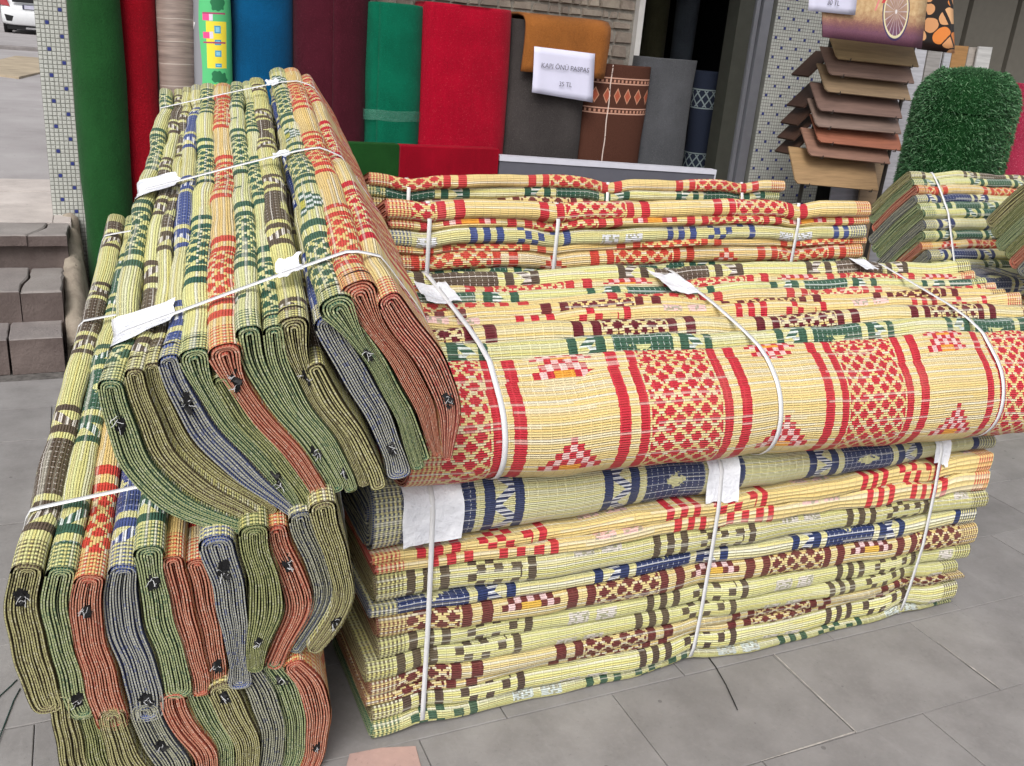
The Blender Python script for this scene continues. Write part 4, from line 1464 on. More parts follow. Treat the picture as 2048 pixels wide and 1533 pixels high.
# ---- printed doormats hung above the rack
BIKE, nt, bs = new_mat("bicycle_print")
u, v = uv_ex(nt)
n1 = noise(nt, gen_geo(nt), 40, 4, 0.65)
n2 = noise(nt, gen_geo(nt), 160, 3, 0.7)
c = mixc(nt, (n1 - 0.3) * 2.0, lin('B58F63'), lin('D6BC92'))
c = mixc(nt, ((v + n1 * 0.25) > 0.80), c, mixc(nt, n2, lin('6F7048'), lin('B7AE7C')))
gnd = (0.50 - (v + n1 * 0.16)) * 5.0
c = mixc(nt, gnd, c, mixc(nt, n2, lin('6E4640'), lin('B07C62')))
c = mixc(nt, (0.36 - (v + n1 * 0.12)) * 6.0, c, mixc(nt, n2, lin('47274A'), lin('8A5A64')))
c = mixc(nt, ((u - 0.90).abs() < (n1 * 0.22)) * ((v - 0.72).abs() < (n1 * 0.2)), c, mixc(nt, n2, lin('3E3450'), lin('6E6A62')))
wx, wy = (u - 0.70) * 1.45 * 1.52, (v - 0.42) * 0.78
rr = (wx * wx + wy * wy).sqrt()
an_ = wy.m('ARCTAN2', wx)
c = mixc(nt, (rr < 0.23) * 0.40, c, lin('5A3C66'))
c = mixc(nt, ((an_ * (18 / (2 * pi))).fr() < 0.16) * (rr < 0.235) * 0.7, c, lin('C9BFC8'))
c = mixc(nt, rr.band(0.235, 0.262), c, lin('D9CFA8'))
c = mixc(nt, rr.band(0.262, 0.285), c, lin('43335E'))
c = mixc(nt, rr < 0.022, c, lin('D8D0D0'))
c = mixc(nt, (((u - 0.60) - (v - 0.62) * 0.30).abs() < 0.015) * v.band(0.52, 1.0), c, lin('BF3F42'))
c = mixc(nt, (((u - 0.52) - (v - 0.5) * 0.22).abs() < 0.008) * v.band(0.42, 1.0), c, lin('D98080'))
c = mixc(nt, (rr.band(0.295, 0.315)) * (wy > 0.05) * (wx.abs() < 0.2), c, lin('C84A4A'))
nt.links.new(c, bs.inputs['Base Color'])
bs.inputs['Roughness'].default_value = 0.55
PEB, nt, bs = new_mat("pebble_print")
u, v = uv_ex(nt)
cmb = nt.nodes.new('ShaderNodeCombineXYZ')
nt.links.new((u * 2.4 + v * 0.7).k, cmb.inputs[0]); nt.links.new((v * 6.0 + (u * 5.0).sin() * 0.3).k, cmb.inputs[1])
vor = nt.nodes.new('ShaderNodeTexVoronoi'); vor.feature = 'DISTANCE_TO_EDGE'; vor.inputs['Scale'].default_value = 1.0; vor.inputs['Randomness'].default_value = 0.8
nt.links.new(cmb.outputs[0], vor.inputs['Vector'])
vd = Ex(nt, vor.outputs['Distance'])
vor2 = nt.nodes.new('ShaderNodeTexVoronoi'); vor2.inputs['Scale'].default_value = 1.0; vor2.inputs['Randomness'].default_value = 0.8
nt.links.new(cmb.outputs[0], vor2.inputs['Vector'])
sp = nt.nodes.new('ShaderNodeSeparateXYZ'); nt.links.new(vor2.outputs['Color'], sp.inputs[0])
h1 = Ex(nt, sp.outputs[0])
c = mixc(nt, h1, lin('C98A5A'), lin('E0B888'))
c = mixc(nt, h1 > 0.75, c, lin('D9803A'))
c = mixc(nt, (Ex(nt, vor2.outputs['Distance']) < 0.12) * 0.5, c, lin('F0DCC0'))
c = mixc(nt, (vd < 0.04).mx(Ex(nt, vor2.outputs['Distance']) > 0.62), c, lin('1E1512'))
nt.links.new(c, bs.inputs['Base Color'])
bs.inputs['Roughness'].default_value = 0.4


def hung_mat(name, pbl, pbr, ptl_x, ptr_x, y, mat, label, th=0.006):
    A, B = at_y(*pbl, y), at_y(*pbr, y)
    T0, T1 = at_y(ptl_x, -70, y), at_y(ptr_x, -70, y)
    rows = []
    for i in range(9):
        f = i / 8
        P, Q = A + (T0 - A) * f, B + (T1 - B) * f
        rows.append([P + (Q - P) * j / 8 + np.array([0, 0.012 * sin(j * 0.7) * (1 - f) - 0.03 * (1 - f), 0]) for j in range(9)])
    o = sheet(name, rows, mat, None, th)
    tag(o, label, "printed doormat")
    return o


bm = hung_mat("printed_doormat", (1637, 74), (1832, 97), 1642, 1862, 2.84, BIKE, "hanging doormat printed with a red bicycle wheel on a path")
pm = hung_mat("printed_doormat", (1826, 98), (1898, 107), 1830, 1902, 2.87, PEB, "hanging doormat printed with brown and orange pebbles")
yq = 2.80
rows = []
tl, tr_, bl, br = at_y(1619, -45, yq), at_y(1716, -36, yq), at_y(1616, 22, yq), at_y(1710, 31, yq)
for i in range(6):
    f = i / 5
    A, B = bl + (tl - bl) * f, br + (tr_ - br) * f
    rows.append([A + (B - A) * j / 6 + np.array([0, -0.003 * sin(j + i), 0]) for j in range(7)])
p2 = sheet("price_sheet", rows, PAPER, None, 0.0012)
tag(p2, "white paper price sheet reading 30 TL on the bicycle doormat", "price sheet")
mid = at_y(1665, 7, yq)
text_part("30 TL", (mid[0], yq - 0.008, mid[2] - 0.01), 0.038, p2)

# ---- boards leaning right of the rack
boards = [(1795, 1842, 60, 'CBCBD2', 3.30), (1758, 1800, 70, 'B39A7C', 3.27), (1845, 1872, 75, 'A7A3A0', 3.36), (1868, 1908, 82, 'C9C9D0', 3.42), (1912, 1926, 85, 'C4C6CC', 3.48), (1926, 1956, 92, 'B98A55', 3.50), (1957, 1978, 95, 'BDB4AB', 3.52), (1976, 2004, 94, 'D0CFCD', 3.49), (1700, 1757, 140, 'BEBEC8', 3.32)]
names = ["pale grey floor board beside the sample rack", "light brown floor board right behind the rack", "dull grey narrow board under the pebble doormat", "pale board left of the grass roll", "slim white board above the grass roll", "ochre board above the grass roll", "beige board above the grass roll", "cream board at the right end above the grass roll", "wide pale board behind the lower rack samples"]
for (p0, p1, pt, hx, y), nm in zip(boards, names):
    xa_, xb_ = kx(p0, 250 if p0 < 1860 else pt + 20, y), kx(p1, 250 if p0 < 1860 else pt + 20, y)
    zt = float(at_y((p0 + p1) / 2, pt, y)[2])
    m_ = MB()
    ln = 0.10
    m_.hexa([(xa_, y, 0.0), (xb_, y, 0.0), (xb_, y + .012, 0), (xa_, y + .012, 0), (xa_, y + ln, zt - .005), (xb_, y + ln, zt), (xb_, y + ln + .012, zt), (xa_, y + ln + .012, zt - .005)])
    o = m_.build("floor_board", wood_mat("board_" + hx, hx))
    tag(o, nm, "floor board", "floor boards leaning by the rack")
# wall panels of the neighbouring window
M_PANEL = simple("taupe_wall_panel", lin('66625A'), 0.6, 0.06)
pw = empty("panel_wall", (6.2, 3.7, 0))
tag(pw, "taupe panelled shop wall at the far right", "wall")
xq = [4.60] + [kx(p, 60, 3.70) for p in (1925, 2022, 2140, 2300)]
for a_, b_ in zip(xq[:-1], xq[1:]):
    m_ = MB(); m_.bbox(a_ + 0.05, b_ - 0.0, 3.70, 3.86, 0.0, 3.05, 0.004)
    m_.build("wall_panel", M_PANEL, pw)
m_ = MB(); m_.box(4.5, xq[-1] + .2, 3.84, 3.89, 0, 3.05); m_.build("backing", M_DARKIN, pw)

# ---- artificial grass roll and pink roll at the right
GRB = carpet_mat("grass_roll_backing", lin('16401C'), None, 0.004)
gy = 2.02
gx0_, gx1_ = kx(1918, 240, gy), kx(2066, 240, gy)
gz = float(at_y(1950, 140, gy)[2])
gr = roll("grass_roll", "roll of artificial grass with long green blades standing at the right", gx0_, gx1_, gy + 0.22, 0.25, 0, gz - 0.19, GRB, seam=120, turns=2.4, th=0.03, ex=2.0, rim=0.05, cat="artificial grass roll")
dome = MB()
nd_, cxd, rxd = 28, (gx0_ + gx1_) / 2, (gx1_ - gx0_) / 2
dr_ = [(0.98, -0.22), (0.97, -0.15), (0.91, -0.10), (0.82, -0.055), (0.70, -0.025), (0.56, -0.008), (0.3, 0.006), (0.05, 0.008)]
for f_, dz_ in dr_:
    dome.v += [(cxd + rxd * f_ * cos(2 * pi * k / nd_), gy + 0.22 + 0.25 * f_ * sin(2 * pi * k / nd_), gz + dz_) for k in range(nd_)]
for i in range(len(dr_) - 1):
    for k in range(nd_):
        dome.f.append((i * nd_ + k, i * nd_ + (k + 1) % nd_, (i + 1) * nd_ + (k + 1) % nd_, (i + 1) * nd_ + k)); dome.m.append(0)
dome.build("rolled_top", GRB, gr, smooth=True)
BLADE, nt, bs = new_mat("plastic_grass_blade")
oi = hash2(nt, (uv_ex(nt)[0] * 977.0).floor(), 1.0)
c = mixc(nt, oi, lin('24502D'), lin('4F7F52'))
c = mixc(nt, (oi > 0.9) * 0.6, c, lin('7FA37A'))
nt.links.new(c, bs.inputs['Base Color'])
bs.inputs['Roughness'].default_value = 0.45
V, F, UV = [], [], []
cxg, rxg, cyg, ryg = (gx0_ + gx1_) / 2, (gx1_ - gx0_) / 2, gy + 0.22, 0.25
for i in range(19000):
    top = i < 3600
    an = rng.uniform(pi * 0.65, pi * 2.1) if not top else rng.uniform(0, 2 * pi)
    c_, s_ = cos(an), sin(an)
    ex_ = 1.0
    zq = rng.uniform(0.75, gz)
    sc_ = 1.0 - 0.42 * max(0.0, (zq - gz + 0.20) / 0.20) ** 2.5 if not top else math.sqrt(rng.uniform(0.0, 0.38))
    p = np.array([cxg + rxg * sc_ * math.copysign(abs(c_) ** ex_, c_), cyg + ryg * sc_ * math.copysign(abs(s_) ** ex_, s_), zq if not top else gz - 0.035 * (sc_ / 0.62) ** 2])
    nr = np.array([c_ * 0.8, s_, 0.25 if not top else 1.3]) + rng.uniform(-0.75, 0.75, 3)
    nr /= np.linalg.norm(nr)
    ln = rng.uniform(0.012, 0.03)
    sd = np.cross(nr, rng.uniform(-1, 1, 3)); sd /= np.linalg.norm(sd)
    wv = 0.0016
    tip = p + nr * ln + np.array([0, 0, -0.008 * (not top)])
    b = len(V)
    V += [p - sd * wv, p + sd * wv, p + nr * ln * 0.6 + sd * wv, tip, p + nr * ln * 0.6 - sd * wv]
    F.append((b, b + 1, b + 2, b + 3, b + 4))
    UV += [(rng.random(), 0)] * 5
    UV[-5:] = [UV[-1]] * 5
bl_ = mesh_obj("grass_blades", V, F, BLADE, gr, UV, smooth=False)
bl_["kind"] = "stuff"
yk = 2.3
pa, pb = kx(2050, 250, yk), kx(2190, 250, yk)
roll("carpet_roll", "crimson pink carpet roll cut off by the right edge", pa, pb, yk + 0.16, 0.15, 0, float(at_y(2055, 168, yk)[2]), PINK_F, seam=100, ex=2.4)


# ================================================================== MAT BUNDLES
# ---- left pile: three bundles on edge, their folded ends towards the street
dA = np.array([0.1324, 0.9756, 0.174]); dA /= np.linalg.norm(dA)
eaA = np.array([dA[1], -dA[0], 0]); eaA /= np.linalg.norm(eaA)
ebA = np.cross(eaA, dA)
HF = np.array([_s, _c, 0.0])


def face_point(px, py, fwd):
    d = ray(px, py)
    return CAM + d * (fwd / np.dot(d, HF))


def ab(pts, p0, dirv, ea, eb):
    out = []
    for x, y in pts:
        p = at_plane(x, y, p0, dirv)
        out.append((np.dot(p - p0, ea), np.dot(p - p0, eb)))
    return np.array(out)


def inset_ends(sp, h0, h1):
    """spines are read to the outer fold; pull both ends in by the half thickness"""
    sp = resample(sp, 24)
    seg = np.concatenate([[0], np.cumsum(np.linalg.norm(np.diff(sp, axis=0), axis=1))])
    a, b = h0, max(seg[-1] - h1, h0 + 0.02)
    q = np.linspace(a, b, 24)
    return np.stack([np.interp(q, seg, sp[:, k]) for k in range(2)], 1)


A1S = [
    ('greD', [(222, 748), (233, 830), (255, 895), (295, 952), (360, 1005), (430, 1032), (505, 1050)]),
    ('broK', [(272, 733), (285, 800), (310, 880), (350, 935), (420, 985), (480, 1012), (530, 1040)]),
    ('broK', [(306, 731), (318, 800), (345, 870), (385, 925), (450, 970), (510, 1002), (552, 1032)]),
    ('bluK', [(338, 712), (365, 780), (392, 848), (434, 898), (492, 952), (548, 995), (590, 1026)]),
    ('greD', [(387, 700), (410, 770), (440, 830), (485, 885), (535, 935), (577, 985), (598, 1018)]),
    ('mosK', [(440, 755), (458, 790), (485, 840), (530, 890), (570, 938), (603, 980), (617, 1008)]),
    ('orgD', [(442, 682), (468, 750), (503, 805), (549, 858), (592, 908), (624, 955), (640, 990)]),
    ('greD', [(493, 658), (510, 730), (545, 790), (590, 850), (632, 905), (657, 945), (676, 988)]),
    ('greD', [(541, 652), (550, 715), (578, 775), (620, 838), (660, 890), (685, 940), (700, 985)]),
    ('broK', [(580, 640), (588, 700), (612, 765), (655, 828), (694, 878), (715, 930), (728, 978)]),
    ('broK', [(622, 725), (634, 755), (655, 785), (688, 830), (722, 882), (742, 930), (752, 976)]),
    ('bluK', [(652, 648), (678, 712), (720, 772), (757, 830), (784, 886), (796, 930), (800, 972)]),
    ('greD', [(660, 590), (700, 655), (738, 715), (775, 775), (808, 832), (826, 880), (834, 934)]),
    ('greD', [(722, 660), (768, 735), (802, 795), (832, 848), (850, 890), (856, 930)]),
    ('orgD', [(716, 570), (738, 635), (780, 697), (822, 757), (853, 818), (872, 868), (880, 918)]),
    ('redD', [(772, 583), (802, 635), (845, 690), (877, 750), (896, 810), (903, 862), (893, 912)]),
]
A2S = [
    ('broK', [(55, 1138), (46, 1200), (45, 1260), (57, 1320), (80, 1380), (105, 1432)]),
    ('greK', [(118, 1138), (112, 1210), (117, 1260), (130, 1320), (152, 1390), (172, 1440)]),
    ('orgD', [(178, 1145), (172, 1220), (180, 1290), (196, 1350), (215, 1405), (232, 1450)]),
    ('bluK', [(243, 1128), (240, 1200), (252, 1260), (268, 1320), (290, 1380), (298, 1437)]),
    ('greK', [(292, 1094), (306, 1170), (322, 1230), (338, 1290), (350, 1340), (356, 1395)]),
    ('orgD', [(342, 1118), (354, 1180), (374, 1230), (386, 1290), (396, 1340), (404, 1395)]),
    ('orgD', [(386, 1135), (402, 1190), (418, 1240), (428, 1290), (432, 1340), (430, 1400)]),
    ('bluK', [(430, 1072), (447, 1140), (462, 1200), (474, 1260), (480, 1310), (476, 1372)]),
    ('mosK', [(510, 1048), (514, 1110), (528, 1160), (535, 1210), (525, 1260), (513, 1310), (507, 1338)]),
    ('orgD', [(556, 1052), (566, 1110), (590, 1160), (604, 1210), (590, 1260), (560, 1310), (545, 1340)]),
    ('navK', [(600, 1040), (615, 1090), (638, 1140), (650, 1190), (640, 1240), (612, 1285), (585, 1318)]),
    ('broC', [(640, 1010), (662, 1075), (684, 1140), (690, 1190), (676, 1240), (650, 1280), (625, 1305)]),
]
A3S = [
    ('broK', [(125, 1400), (128, 1460), (140, 1520), (165, 1580), (190, 1625)]),
    ('mosK', [(178, 1410), (182, 1470), (196, 1525), (222, 1580), (245, 1620)]),
    ('broK', [(226, 1415), (230, 1470), (246, 1515), (280, 1560), (300, 1615)]),
    ('navK', [(292, 1405), (300, 1455), (325, 1495), (355, 1540), (360, 1610)]),
    ('orgD', [(348, 1385), (353, 1435), (383, 1472), (412, 1512), (416, 1560), (410, 1605)]),
    ('greD', [(392, 1385), (412, 1435), (440, 1480), (450, 1530), (444, 1600)]),
    ('broK', [(440, 1370), (464, 1420), (488, 1460), (498, 1505), (490, 1550), (480, 1595)]),
    ('navK', [(495, 1345), (522, 1390), (545, 1430), (551, 1480), (540, 1530), (522, 1580)]),
    ('greD', [(536, 1338), (566, 1375), (590, 1420), (596, 1480), (585, 1530), (566, 1572)]),
    ('orgD', [(580, 1325), (612, 1355), (636, 1400), (642, 1450), (632, 1500), (608, 1560)]),
]


def side_bundle(label, specs, ref, fwd, L, straps, sq=0.03, twist=0.0):
    p0 = face_point(ref[0], ref[1], fwd)
    sp = [ab(pts, p0, dA, eaA, ebA) for _, pts in specs]
    H = nb_half(sp, 0.008, 0.032)
    B = Bundle(label, p0, dA, eaA, ebA, L, straps, sq, twist=twist, crumple=0.0028)
    for (key, _), q, h in zip(specs, sp, H):
        B.add(inset_ends(q, h[0] * 0.8, h[-1] * 0.8), h, key, phase=rng.uniform(0, 0.5), voff=rng.uniform(0, 0.3))
    B.build()
    return B


A1 = side_bundle("top bundle of the left pile, folded ends facing the street, red mats on its right", A1S, (500, 850), 1.40, 1.78, [0.15, 0.82, 1.56], twist=0.17)
A2 = side_bundle("middle bundle of the left pile with a brown mat at its left side", A2S, (300, 1250), 1.38, 1.60, [0.16, 0.9, 1.45], 0.02)
A3 = side_bundle("bottom bundle of the left pile resting on the paving", A3S, (350, 1480), 1.44, 1.75, [0.2, 1.5], 0.02)
for B in (A1, A2, A3):
    for sj in B.straps: B.strap(sj, 0.011)
bw = MB()
for ss in (0.55, 1.45):
    c_ = A3.O + A3.ex * ss
    bw.bbox(c_[0] - 0.28, c_[0] + 0.25, c_[1] - 0.05, c_[1] + 0.05, -0.008, max(0.03, 0.174 * ss - 0.02), 0.004)
bw.build("wooden_bearer", simple("rough_timber", lin('7A6248'), 0.8), A3.root)
A1.film(0.16, 0.10, 2.50, 3.00, 0.004, taper=0.5)
A1.film(0.17, 0.07, 1.50, 1.68, 0.005)
A1.film(0.83, 0.12, 2.50, 2.95, 0.004, taper=0.4)
A1.film(0.82, 0.06, 1.42, 1.58, 0.005)
A1.film(1.57, 0.07, 1.42, 1.56, 0.005)
A2.film(0.17, 0.12, 0.10, 0.75, 0.004)
for mi, t in ((0, .20), (3, .22), (4, .84), (6, .16), (7, .74), (9, .3), (8, .9), (11, .88), (12, .3), (15, .66)):
    A1.knot(mi, t, 0.018)
for mi, t in ((0, .2), (1, .9), (2, .16), (3, .9), (4, .2), (6, .82), (7, .16), (8, .8), (9, .22), (11, .8)):
    A2.knot(mi, t, 0.018)
for mi, t in ((3, .4), (6, .1), (8, .12), (9, .75)):
    A3.knot(mi, t, 0.014)

EX, EY, EZ = np.array([1.0, 0, 0]), np.array([0, 1.0, 0]), np.array([0, 0, 1.0])


def flat_bundle(label, x0, y0, L, depth, layers, straps, sq=0.03, bslope=0.0, wave=0.004, jitter=0.012, tilt=0.0, zmap=None):
    """layers from the bottom up: (key, z0, z1, phase, inset)"""
    B = Bundle(label, (x0, y0, 0.0), EX, EY, EZ, L, straps, sq, bslope, wave, zmap=zmap)
    for i, (key, z0, z1, ph, ins) in enumerate(layers):
        h = (z1 - z0) / 2 * 1.03
        zc = (z0 + z1) / 2
        a0, a1 = ins + h, depth - rng.uniform(0, 0.02) - h
        n = 7
        pts = [(a0 + (a1 - a0) * k / (n - 1), zc + 0.0015 * sin(k * 1.7 + i) - tilt * (a0 + (a1 - a0) * k / (n - 1)) * zc) for k in range(n)]
        hh = [h * f for f in (0.97, 1, 1, 1, 1, 1, 0.95)]
        B.add(pts, hh, key, ph if ph is not None else rng.uniform(0, 0.6), s0=rng.uniform(-jitter, jitter), voff=rng.uniform(0, 0.3))
    B.build()
    for sj in straps: B.strap(sj, 0.0115)
    return B


# ---- right pile, lower bundle: mats lying flat
B1L = [0.002, 0.043, 0.089, 0.116, 0.164, 0.217, 0.265, 0.323, 0.352, 0.428, 0.450, 0.472, 0.630]
B1R = [0.002, 0.016, 0.081, 0.097, 0.113, 0.152, 0.205, 0.275, 0.330, 0.385, 0.450, 0.510, 0.566]
B1 = flat_bundle("lower bundle of the right pile lying flat on the paving under a navy mat", 0.0, 0.0, 1.83, 0.40, [
    (k_, za + 0.001, zb, ph_, in_) for (k_, ph_, in_), za, zb in zip(
        [('greC', 0.05, 0.004), ('broC', 0.55, 0.0), ('marD', 0.165, 0.010), ('marD', 0.165, 0.0), ('broC', 0.55, 0.0), ('broC', 0.55, 0.006), ('marD', 0.165, 0.0),
         ('navK', 0.155, 0.008), ('broC', 0.55, 0.0), ('redC', 0.50, 0.006), ('redC', 0.52, 0.010), ('navK', 0.155, 0.0)], B1L[:-1], B1L[1:])],
    [0.125, 0.87, 1.62], 0.042, 0.0, 0.003, 0.02, zmap=([-0.02] + B1L + [0.66], [-0.02] + B1R + [0.60]))
B1.film(0.125, 0.135, 2.02, 2.52, 0.004)
B1.film(0.875, 0.095, 1.98, 2.46, 0.004)
B1.film(1.625, 0.06, 2.05, 2.38, 0.003)

# ---- right pile, upper bundle: mats on edge, a large red and cream mat in front
B2 = Bundle("upper bundle of the right pile with a big red and cream mat across its front", (0.045, 0.0, 0.0), EX, EY, EZ, 2.02, [0.20, 0.90, 1.66], 0.03, 0.0, 0.004, drop=0.075)
B2.add([(0.035, 0.842), (-0.020, 0.805), (-0.045, 0.750), (-0.045, 0.695), (-0.005, 0.655), (0.08, 0.650), (0.16, 0.656)], 0.020, 'redD', 0.207, s0=0.0, voff=0.292)
B2.add([(0.062, 0.862), (0.018, 0.825), (0.000, 0.765), (0.015, 0.712), (0.08, 0.700), (0.18, 0.705)], 0.019, 'redD', 0.207, s0=0.004, voff=0.10)
tops = [('greK', 0.128, 0.868, 0.032, 0.28), ('marD', 0.200, 0.880, 0.034, 0.17), ('redC', 0.262, 0.903, 0.018, 0.3), ('marD', 0.304, 0.905, 0.020, 0.20), ('redD', 0.345, 0.910, 0.020, 0.05),
        ('greK', 0.388, 0.918, 0.020, 0.1), ('redD', 0.430, 0.925, 0.020, 0.40), ('broK', 0.486, 0.938, 0.026, 0.05)]
for key, d_, z_, h_, ph_ in tops:
    B2.add([(d_, z_), (d_ - 0.028, z_ - 0.06), (d_ - 0.034, z_ - 0.12), (d_ - 0.01, z_ - 0.17), (d_ + 0.03, 0.672 + h_)], h_, key, ph_, s0=rng.uniform(0.0, 0.03), voff=rng.uniform(0, 0.3))
B2.build()
for sj in B2.straps: B2.strap(sj, 0.0125)
B2.film(0.19, 0.085, 0.72, 0.98, 0.006)
B2.film(0.86, 0.085, 0.66, 0.92, 0.006)
B2.film(1.58, 0.06, 0.52, 0.80, 0.005)

# ---- stacks behind
low = lambda top, n, keys: [(keys[i % len(keys)], top * i / n + 0.003, top * (i + 1) / n, None, 0.01) for i in range(n)]
B3 = flat_bundle("flat stack of mats directly behind the right pile with red mats on top", 0.20, 0.62, 1.60, 0.42,
                 low(0.892, 8, ['broC', 'greK', 'navK', 'orgD']) +
                 [('greK', 0.893, 0.930, 0.05, 0.004), ('orgD', 0.930, 0.977, 0.10, 0.0), ('orgD', 0.977, 0.998, 0.02, 0.006), ('bluC', 0.998, 1.042, 0.40, 0.0), ('redD', 1.042, 1.066, 0.35, 0.004), ('redD', 1.066, 1.116, 0.25, 0.0)],
                 [0.10, 0.47, 1.30], 0.022, 0.012, 0.003, tilt=0.42)
B4 = flat_bundle("farther stack of mats in front of the felt panels, a red mat on top", 0.27, 1.10, 1.56, 0.40,
                 low(1.000, 9, ['broC', 'greK', 'navK', 'marD']) +
                 [('marD', 1.000, 1.040, 0.20, 0.004), ('greK', 1.040, 1.074, 0.15, 0.006), ('redD', 1.074, 1.112, 0.15, 0.0)],
                 [0.13, 0.83, 1.38], 0.030, 0.0, 0.004, tilt=0.36)

# ---- bundles farther right, leaning, their ends towards the camera
def leaning_bundle(label, xpl, specs, vec, L, straps, hmax=0.026):
    p0 = np.array([xpl, 0.0, 0.0])
    sp = []
    for key, (x, y), k in specs:
        p, q = at_plane(x, y, p0, EX), at_plane(x + vec[0] * k, y + vec[1] * k, p0, EX)
        m_ = (p + q) / 2 + np.array([0, 0, 0.012])
        sp.append(np.array([(p[1], p[2]), (m_[1], m_[2]), (q[1], q[2])]))
    H = nb_half(sp, 0.010, hmax)
    B = Bundle(label, p0, EX, EY, EZ, L, straps, 0.03)
    for (key, _, _), q, h in zip(specs, sp, H):
        B.add(inset_ends(q, h[0], h[-1]), h, key, rng.uniform(0, 0.6), voff=rng.uniform(0, 0.3))
    B.build()
    for sj in straps: B.strap(sj, 0.0115)
    return B


C1 = leaning_bundle("distant leaning bundle of mats in front of the artificial grass roll", 2.83, [
    ('broK', (1822, 345), .95), ('greK', (1827, 359), 1.0), ('orgD', (1834, 374), 1.05), ('navK', (1836, 393), 1.1), ('greK', (1843, 408), 1.1), ('greK', (1848, 422), 1.1),
    ('navK', (1850, 443), 1.15), ('greK', (1850, 467), 1.1), ('orgD', (1850, 485), 1.0), ('navK', (1858, 506), 1.0), ('mosK', (1862, 528), .9), ('broK', (1866, 550), .9)],
    (-88, 84), 1.5, [0.14, 0.8], 0.03)
C2 = leaning_bundle("nearer leaning bundle of mats cut off by the right edge of the picture", 2.95, [
    ('broK', (2075, 362), 1.0), ('mosK', (2084, 384), 1.0), ('greK', (2094, 408), 1.0), ('mosK', (2104, 430), .95), ('orgD', (2114, 452), .9), ('navK', (2126, 474), .85), ('broK', (2138, 498), .8)],
    (-103, 92), 1.2, [0.2, 0.9], 0.042)
bs_ = MB(); bs_.bbox(2.85, 4.2, float(C1.skins[..., 0].min()) + 0.05, float(C1.skins[..., 0].max()) - 0.03, 0, float(C1.skins[..., 1].min()) + 0.02, 0.01)
bs_.build("packing_block", M_CORE, C1.root)
pc = at_z(1950, 566, 0.715)
C3 = flat_bundle("navy patterned bundle partly wrapped in clear film behind the right pile", float(pc[0]), float(pc[1]), 1.2, 0.34,
                 low(0.57, 5, ['broC', 'greK', 'navK']) + [('greK', 0.57, 0.60, 0.1, 0.0), ('orgD', 0.60, 0.63, 0.1, 0.0), ('navK', 0.63, 0.72, 0.13, 0.0)], [0.6], 0.02)
WRAP, nt, bs = new_mat("clear_wrapping_film")
bs.inputs['Base Color'].default_value = (0.9, 0.9, 0.92, 1)
bs.inputs['Roughness'].default_value = 0.15
bs.inputs['Transmission Weight'].default_value = 0.75
bs.inputs['Alpha'].default_value = 0.55
bump(nt, bs, noise(nt, gen_geo(nt), 30, 3), 1.0, 0.01)
C3.film(0.12, 0.22, 0.9, 1.9, 0.02, name="wrapping_film", mat=WRAP)

# ================================================================== small things on the ground
WIRE = simple("black_wire", (0.02, 0.02, 0.02), 0.5)
pts = [at_z(x, y, 0.004) for x, y in ((1412, 1308), (1432, 1335), (1452, 1370), (1466, 1400), (1475, 1420))]
w_ = MB(); w_.tube(pts, 0.0016, 6)
o = w_.build("wire", WIRE, smooth=True)
tag(o, "short black wire lying on the paving under the lower right bundle", "wire")
GTW = simple("dark_green_twine", lin('1F3E38'), 0.6)
for k, pl in enumerate((((-40, 1440), (0, 1392), (22, 1372), (34, 1360)), ((-10, 1500), (8, 1452), (28, 1400), (40, 1378)))):
    pts = [at_z(x, y, 0.004) for x, y in pl]
    w_ = MB(); w_.tube(pts, 0.0015, 6)
    o = w_.build("twine", GTW, smooth=True)
    tag(o, ("upper" if k == 0 else "lower") + " strand of dark green twine on the paving at the left edge", "twine", "strands of twine by the left pile")

# ================================================================== parked car far down the street
CARW = simple("white_car_paint", lin('D4D6D8'), 0.25, 0.03, spec=0.6)
CARB = simple("black_car_trim", (0.012, 0.012, 0.013), 0.5, 0.1)
CARG = simple("dark_car_glass", (0.015, 0.017, 0.02), 0.08, 0.1, spec=0.7)
CARR = simple("red_tail_light", lin('9A1020'), 0.2, 0.1, spec=0.6)
CARC = simple("chrome_exhaust", lin('B8B8BA'), 0.25, 0.05, metal=0.8)
cg = at_z(73, 71, 0.545)
cx, cy, cz = float(cg[0]), float(cg[1]), 0.548
car = empty("parked_car", (cx, cy, cz))
tag(car, "white car seen from behind, parked far down the street", "car")


def ring_sec(y, w0, w1, z0, z1):
    r = []
    for k in range(24):
        a = 2 * pi * k / 24
        c_, s_ = cos(a), sin(a)
        fx, fz = math.copysign(abs(c_) ** 0.35, c_), math.copysign(abs(s_) ** 0.35, s_)
        f = (fz + 1) / 2
        r.append((cx + (w0 + (w1 - w0) * f) * fx, cy + y, cz + z0 + (z1 - z0) * f))
    return r


def loft(secs, mat, name, parent):
    mb = MB()
    v = [p for s_ in secs for p in s_]
    n = 24
    f = [(i * n + k, i * n + (k + 1) % n, (i + 1) * n + (k + 1) % n, (i + 1) * n + k) for i in range(len(secs) - 1) for k in range(n)]
    f += [tuple(range(n))[::-1], tuple((len(secs) - 1) * n + k for k in range(n))]
    mb.add(v, f)
    return mb.build(name, mat, parent, smooth=True)


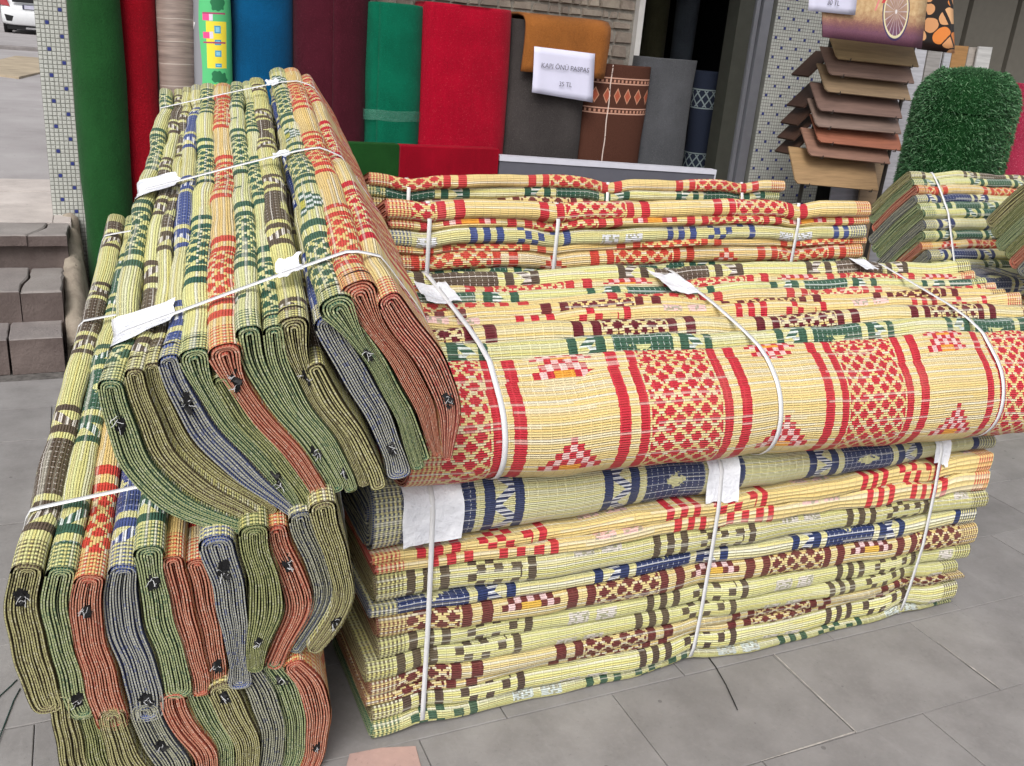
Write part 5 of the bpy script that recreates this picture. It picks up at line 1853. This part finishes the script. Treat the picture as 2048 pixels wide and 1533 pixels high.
loft([ring_sec(0.0, 0.78, 0.80, 0.27, 0.70), ring_sec(0.06, 0.86, 0.86, 0.24, 0.80), ring_sec(0.2, 0.88, 0.87, 0.22, 0.97), ring_sec(0.6, 0.89, 0.86, 0.2, 1.0), ring_sec(3.2, 0.89, 0.85, 0.2, 0.95), ring_sec(3.9, 0.86, 0.78, 0.22, 0.78), ring_sec(4.2, 0.74, 0.62, 0.28, 0.6)], CARW, "body", car)
loft([ring_sec(0.22, 0.80, 0.70, 0.9, 1.05), ring_sec(0.6, 0.80, 0.62, 0.9, 1.38), ring_sec(1.2, 0.80, 0.60, 0.9, 1.46), ring_sec(2.2, 0.80, 0.60, 0.9, 1.42), ring_sec(3.0, 0.80, 0.68, 0.9, 0.98)], CARW, "cabin", car)


def cbox(x0, x1, y0, y1, z0, z1, mat, name, b=0.01):
    mb = MB(); mb.bbox(cx + x0, cx + x1, cy + y0, cy + y1, cz + z0, cz + z1, b)
    return mb.build(name, mat, car)


mb = MB(); mb.hexa([(cx - .62, cy + .17, cz + 1.00), (cx + .62, cy + .17, cz + 1.00), (cx + .6, cy + .25, cz + 1.0), (cx - .6, cy + .25, cz + 1.0), (cx - .52, cy + .48, cz + 1.33), (cx + .52, cy + .48, cz + 1.33), (cx + .5, cy + .6, cz + 1.33), (cx - .5, cy + .6, cz + 1.33)])
mb.build("rear_window", CARG, car)
for s_ in (-1, 1):
    mb = MB()
    mb.hexa([(cx + s_ * .62, cy - .004, cz + .74), (cx + s_ * .86, cy + .03, cz + .76), (cx + s_ * .87, cy + .2, cz + .76), (cx + s_ * .62, cy + .2, cz + .74), (cx + s_ * .70, cy + .03, cz + .96), (cx + s_ * .86, cy + .07, cz + .98), (cx + s_ * .86, cy + .24, cz + .98), (cx + s_ * .70, cy + .24, cz + .96)])
    mb.build("tail_light", CARR, car)
    mb = MB()
    mb.hexa([(cx + s_ * .60, cy - .035, cz + .34), (cx + s_ * .74, cy - .03, cz + .34), (cx + s_ * .74, cy + .1, cz + .34), (cx + s_ * .60, cy + .1, cz + .34), (cx + s_ * .55, cy - .03, cz + .48), (cx + s_ * .78, cy - .03, cz + .52), (cx + s_ * .78, cy + .1, cz + .52), (cx + s_ * .55, cy + .1, cz + .48)])
    mb.build("bumper_vent", CARB, car)
loft([ring_sec(-0.03, 0.74, 0.76, 0.27, 0.60), ring_sec(0.0, 0.84, 0.84, 0.24, 0.64), ring_sec(0.16, 0.88, 0.88, 0.22, 0.66)], CARW, "rear_bumper", car)
cbox(-.30, .30, -.02, .06, .68, .80, simple("dark_plate_recess", lin('3A3A52'), 0.5), "plate_recess")
cbox(-.25, .25, -.034, -.022, .69, .79, simple("number_plate", lin('BFBFD0'), 0.5), "number_plate")
cbox(-.55, .55, -.02, .03, .86, .97, CARB, "boot_trim")
cbox(-.74, .74, .05, 3.9, .12, .245, CARB, "underbody")
cbox(-.26, .26, -.02, .1, .14, .19, CARC, "exhaust_trim")
for s_ in (-1, 1):
    for yy in (0.75, 3.3):
        mb = MB()
        n = 20
        v = []
        for xo in (s_ * .66, s_ * .86):
            for k in range(n): v.append((cx + xo, cy + yy + 0.31 * cos(2 * pi * k / n), cz + 0.31 + 0.31 * sin(2 * pi * k / n)))
        mb.add(v, [(k, (k + 1) % n, n + (k + 1) % n, n + k) for k in range(n)] + [tuple(range(n))[::-1], tuple(range(n, 2 * n))])
        mb.build("wheel", CARB, car)
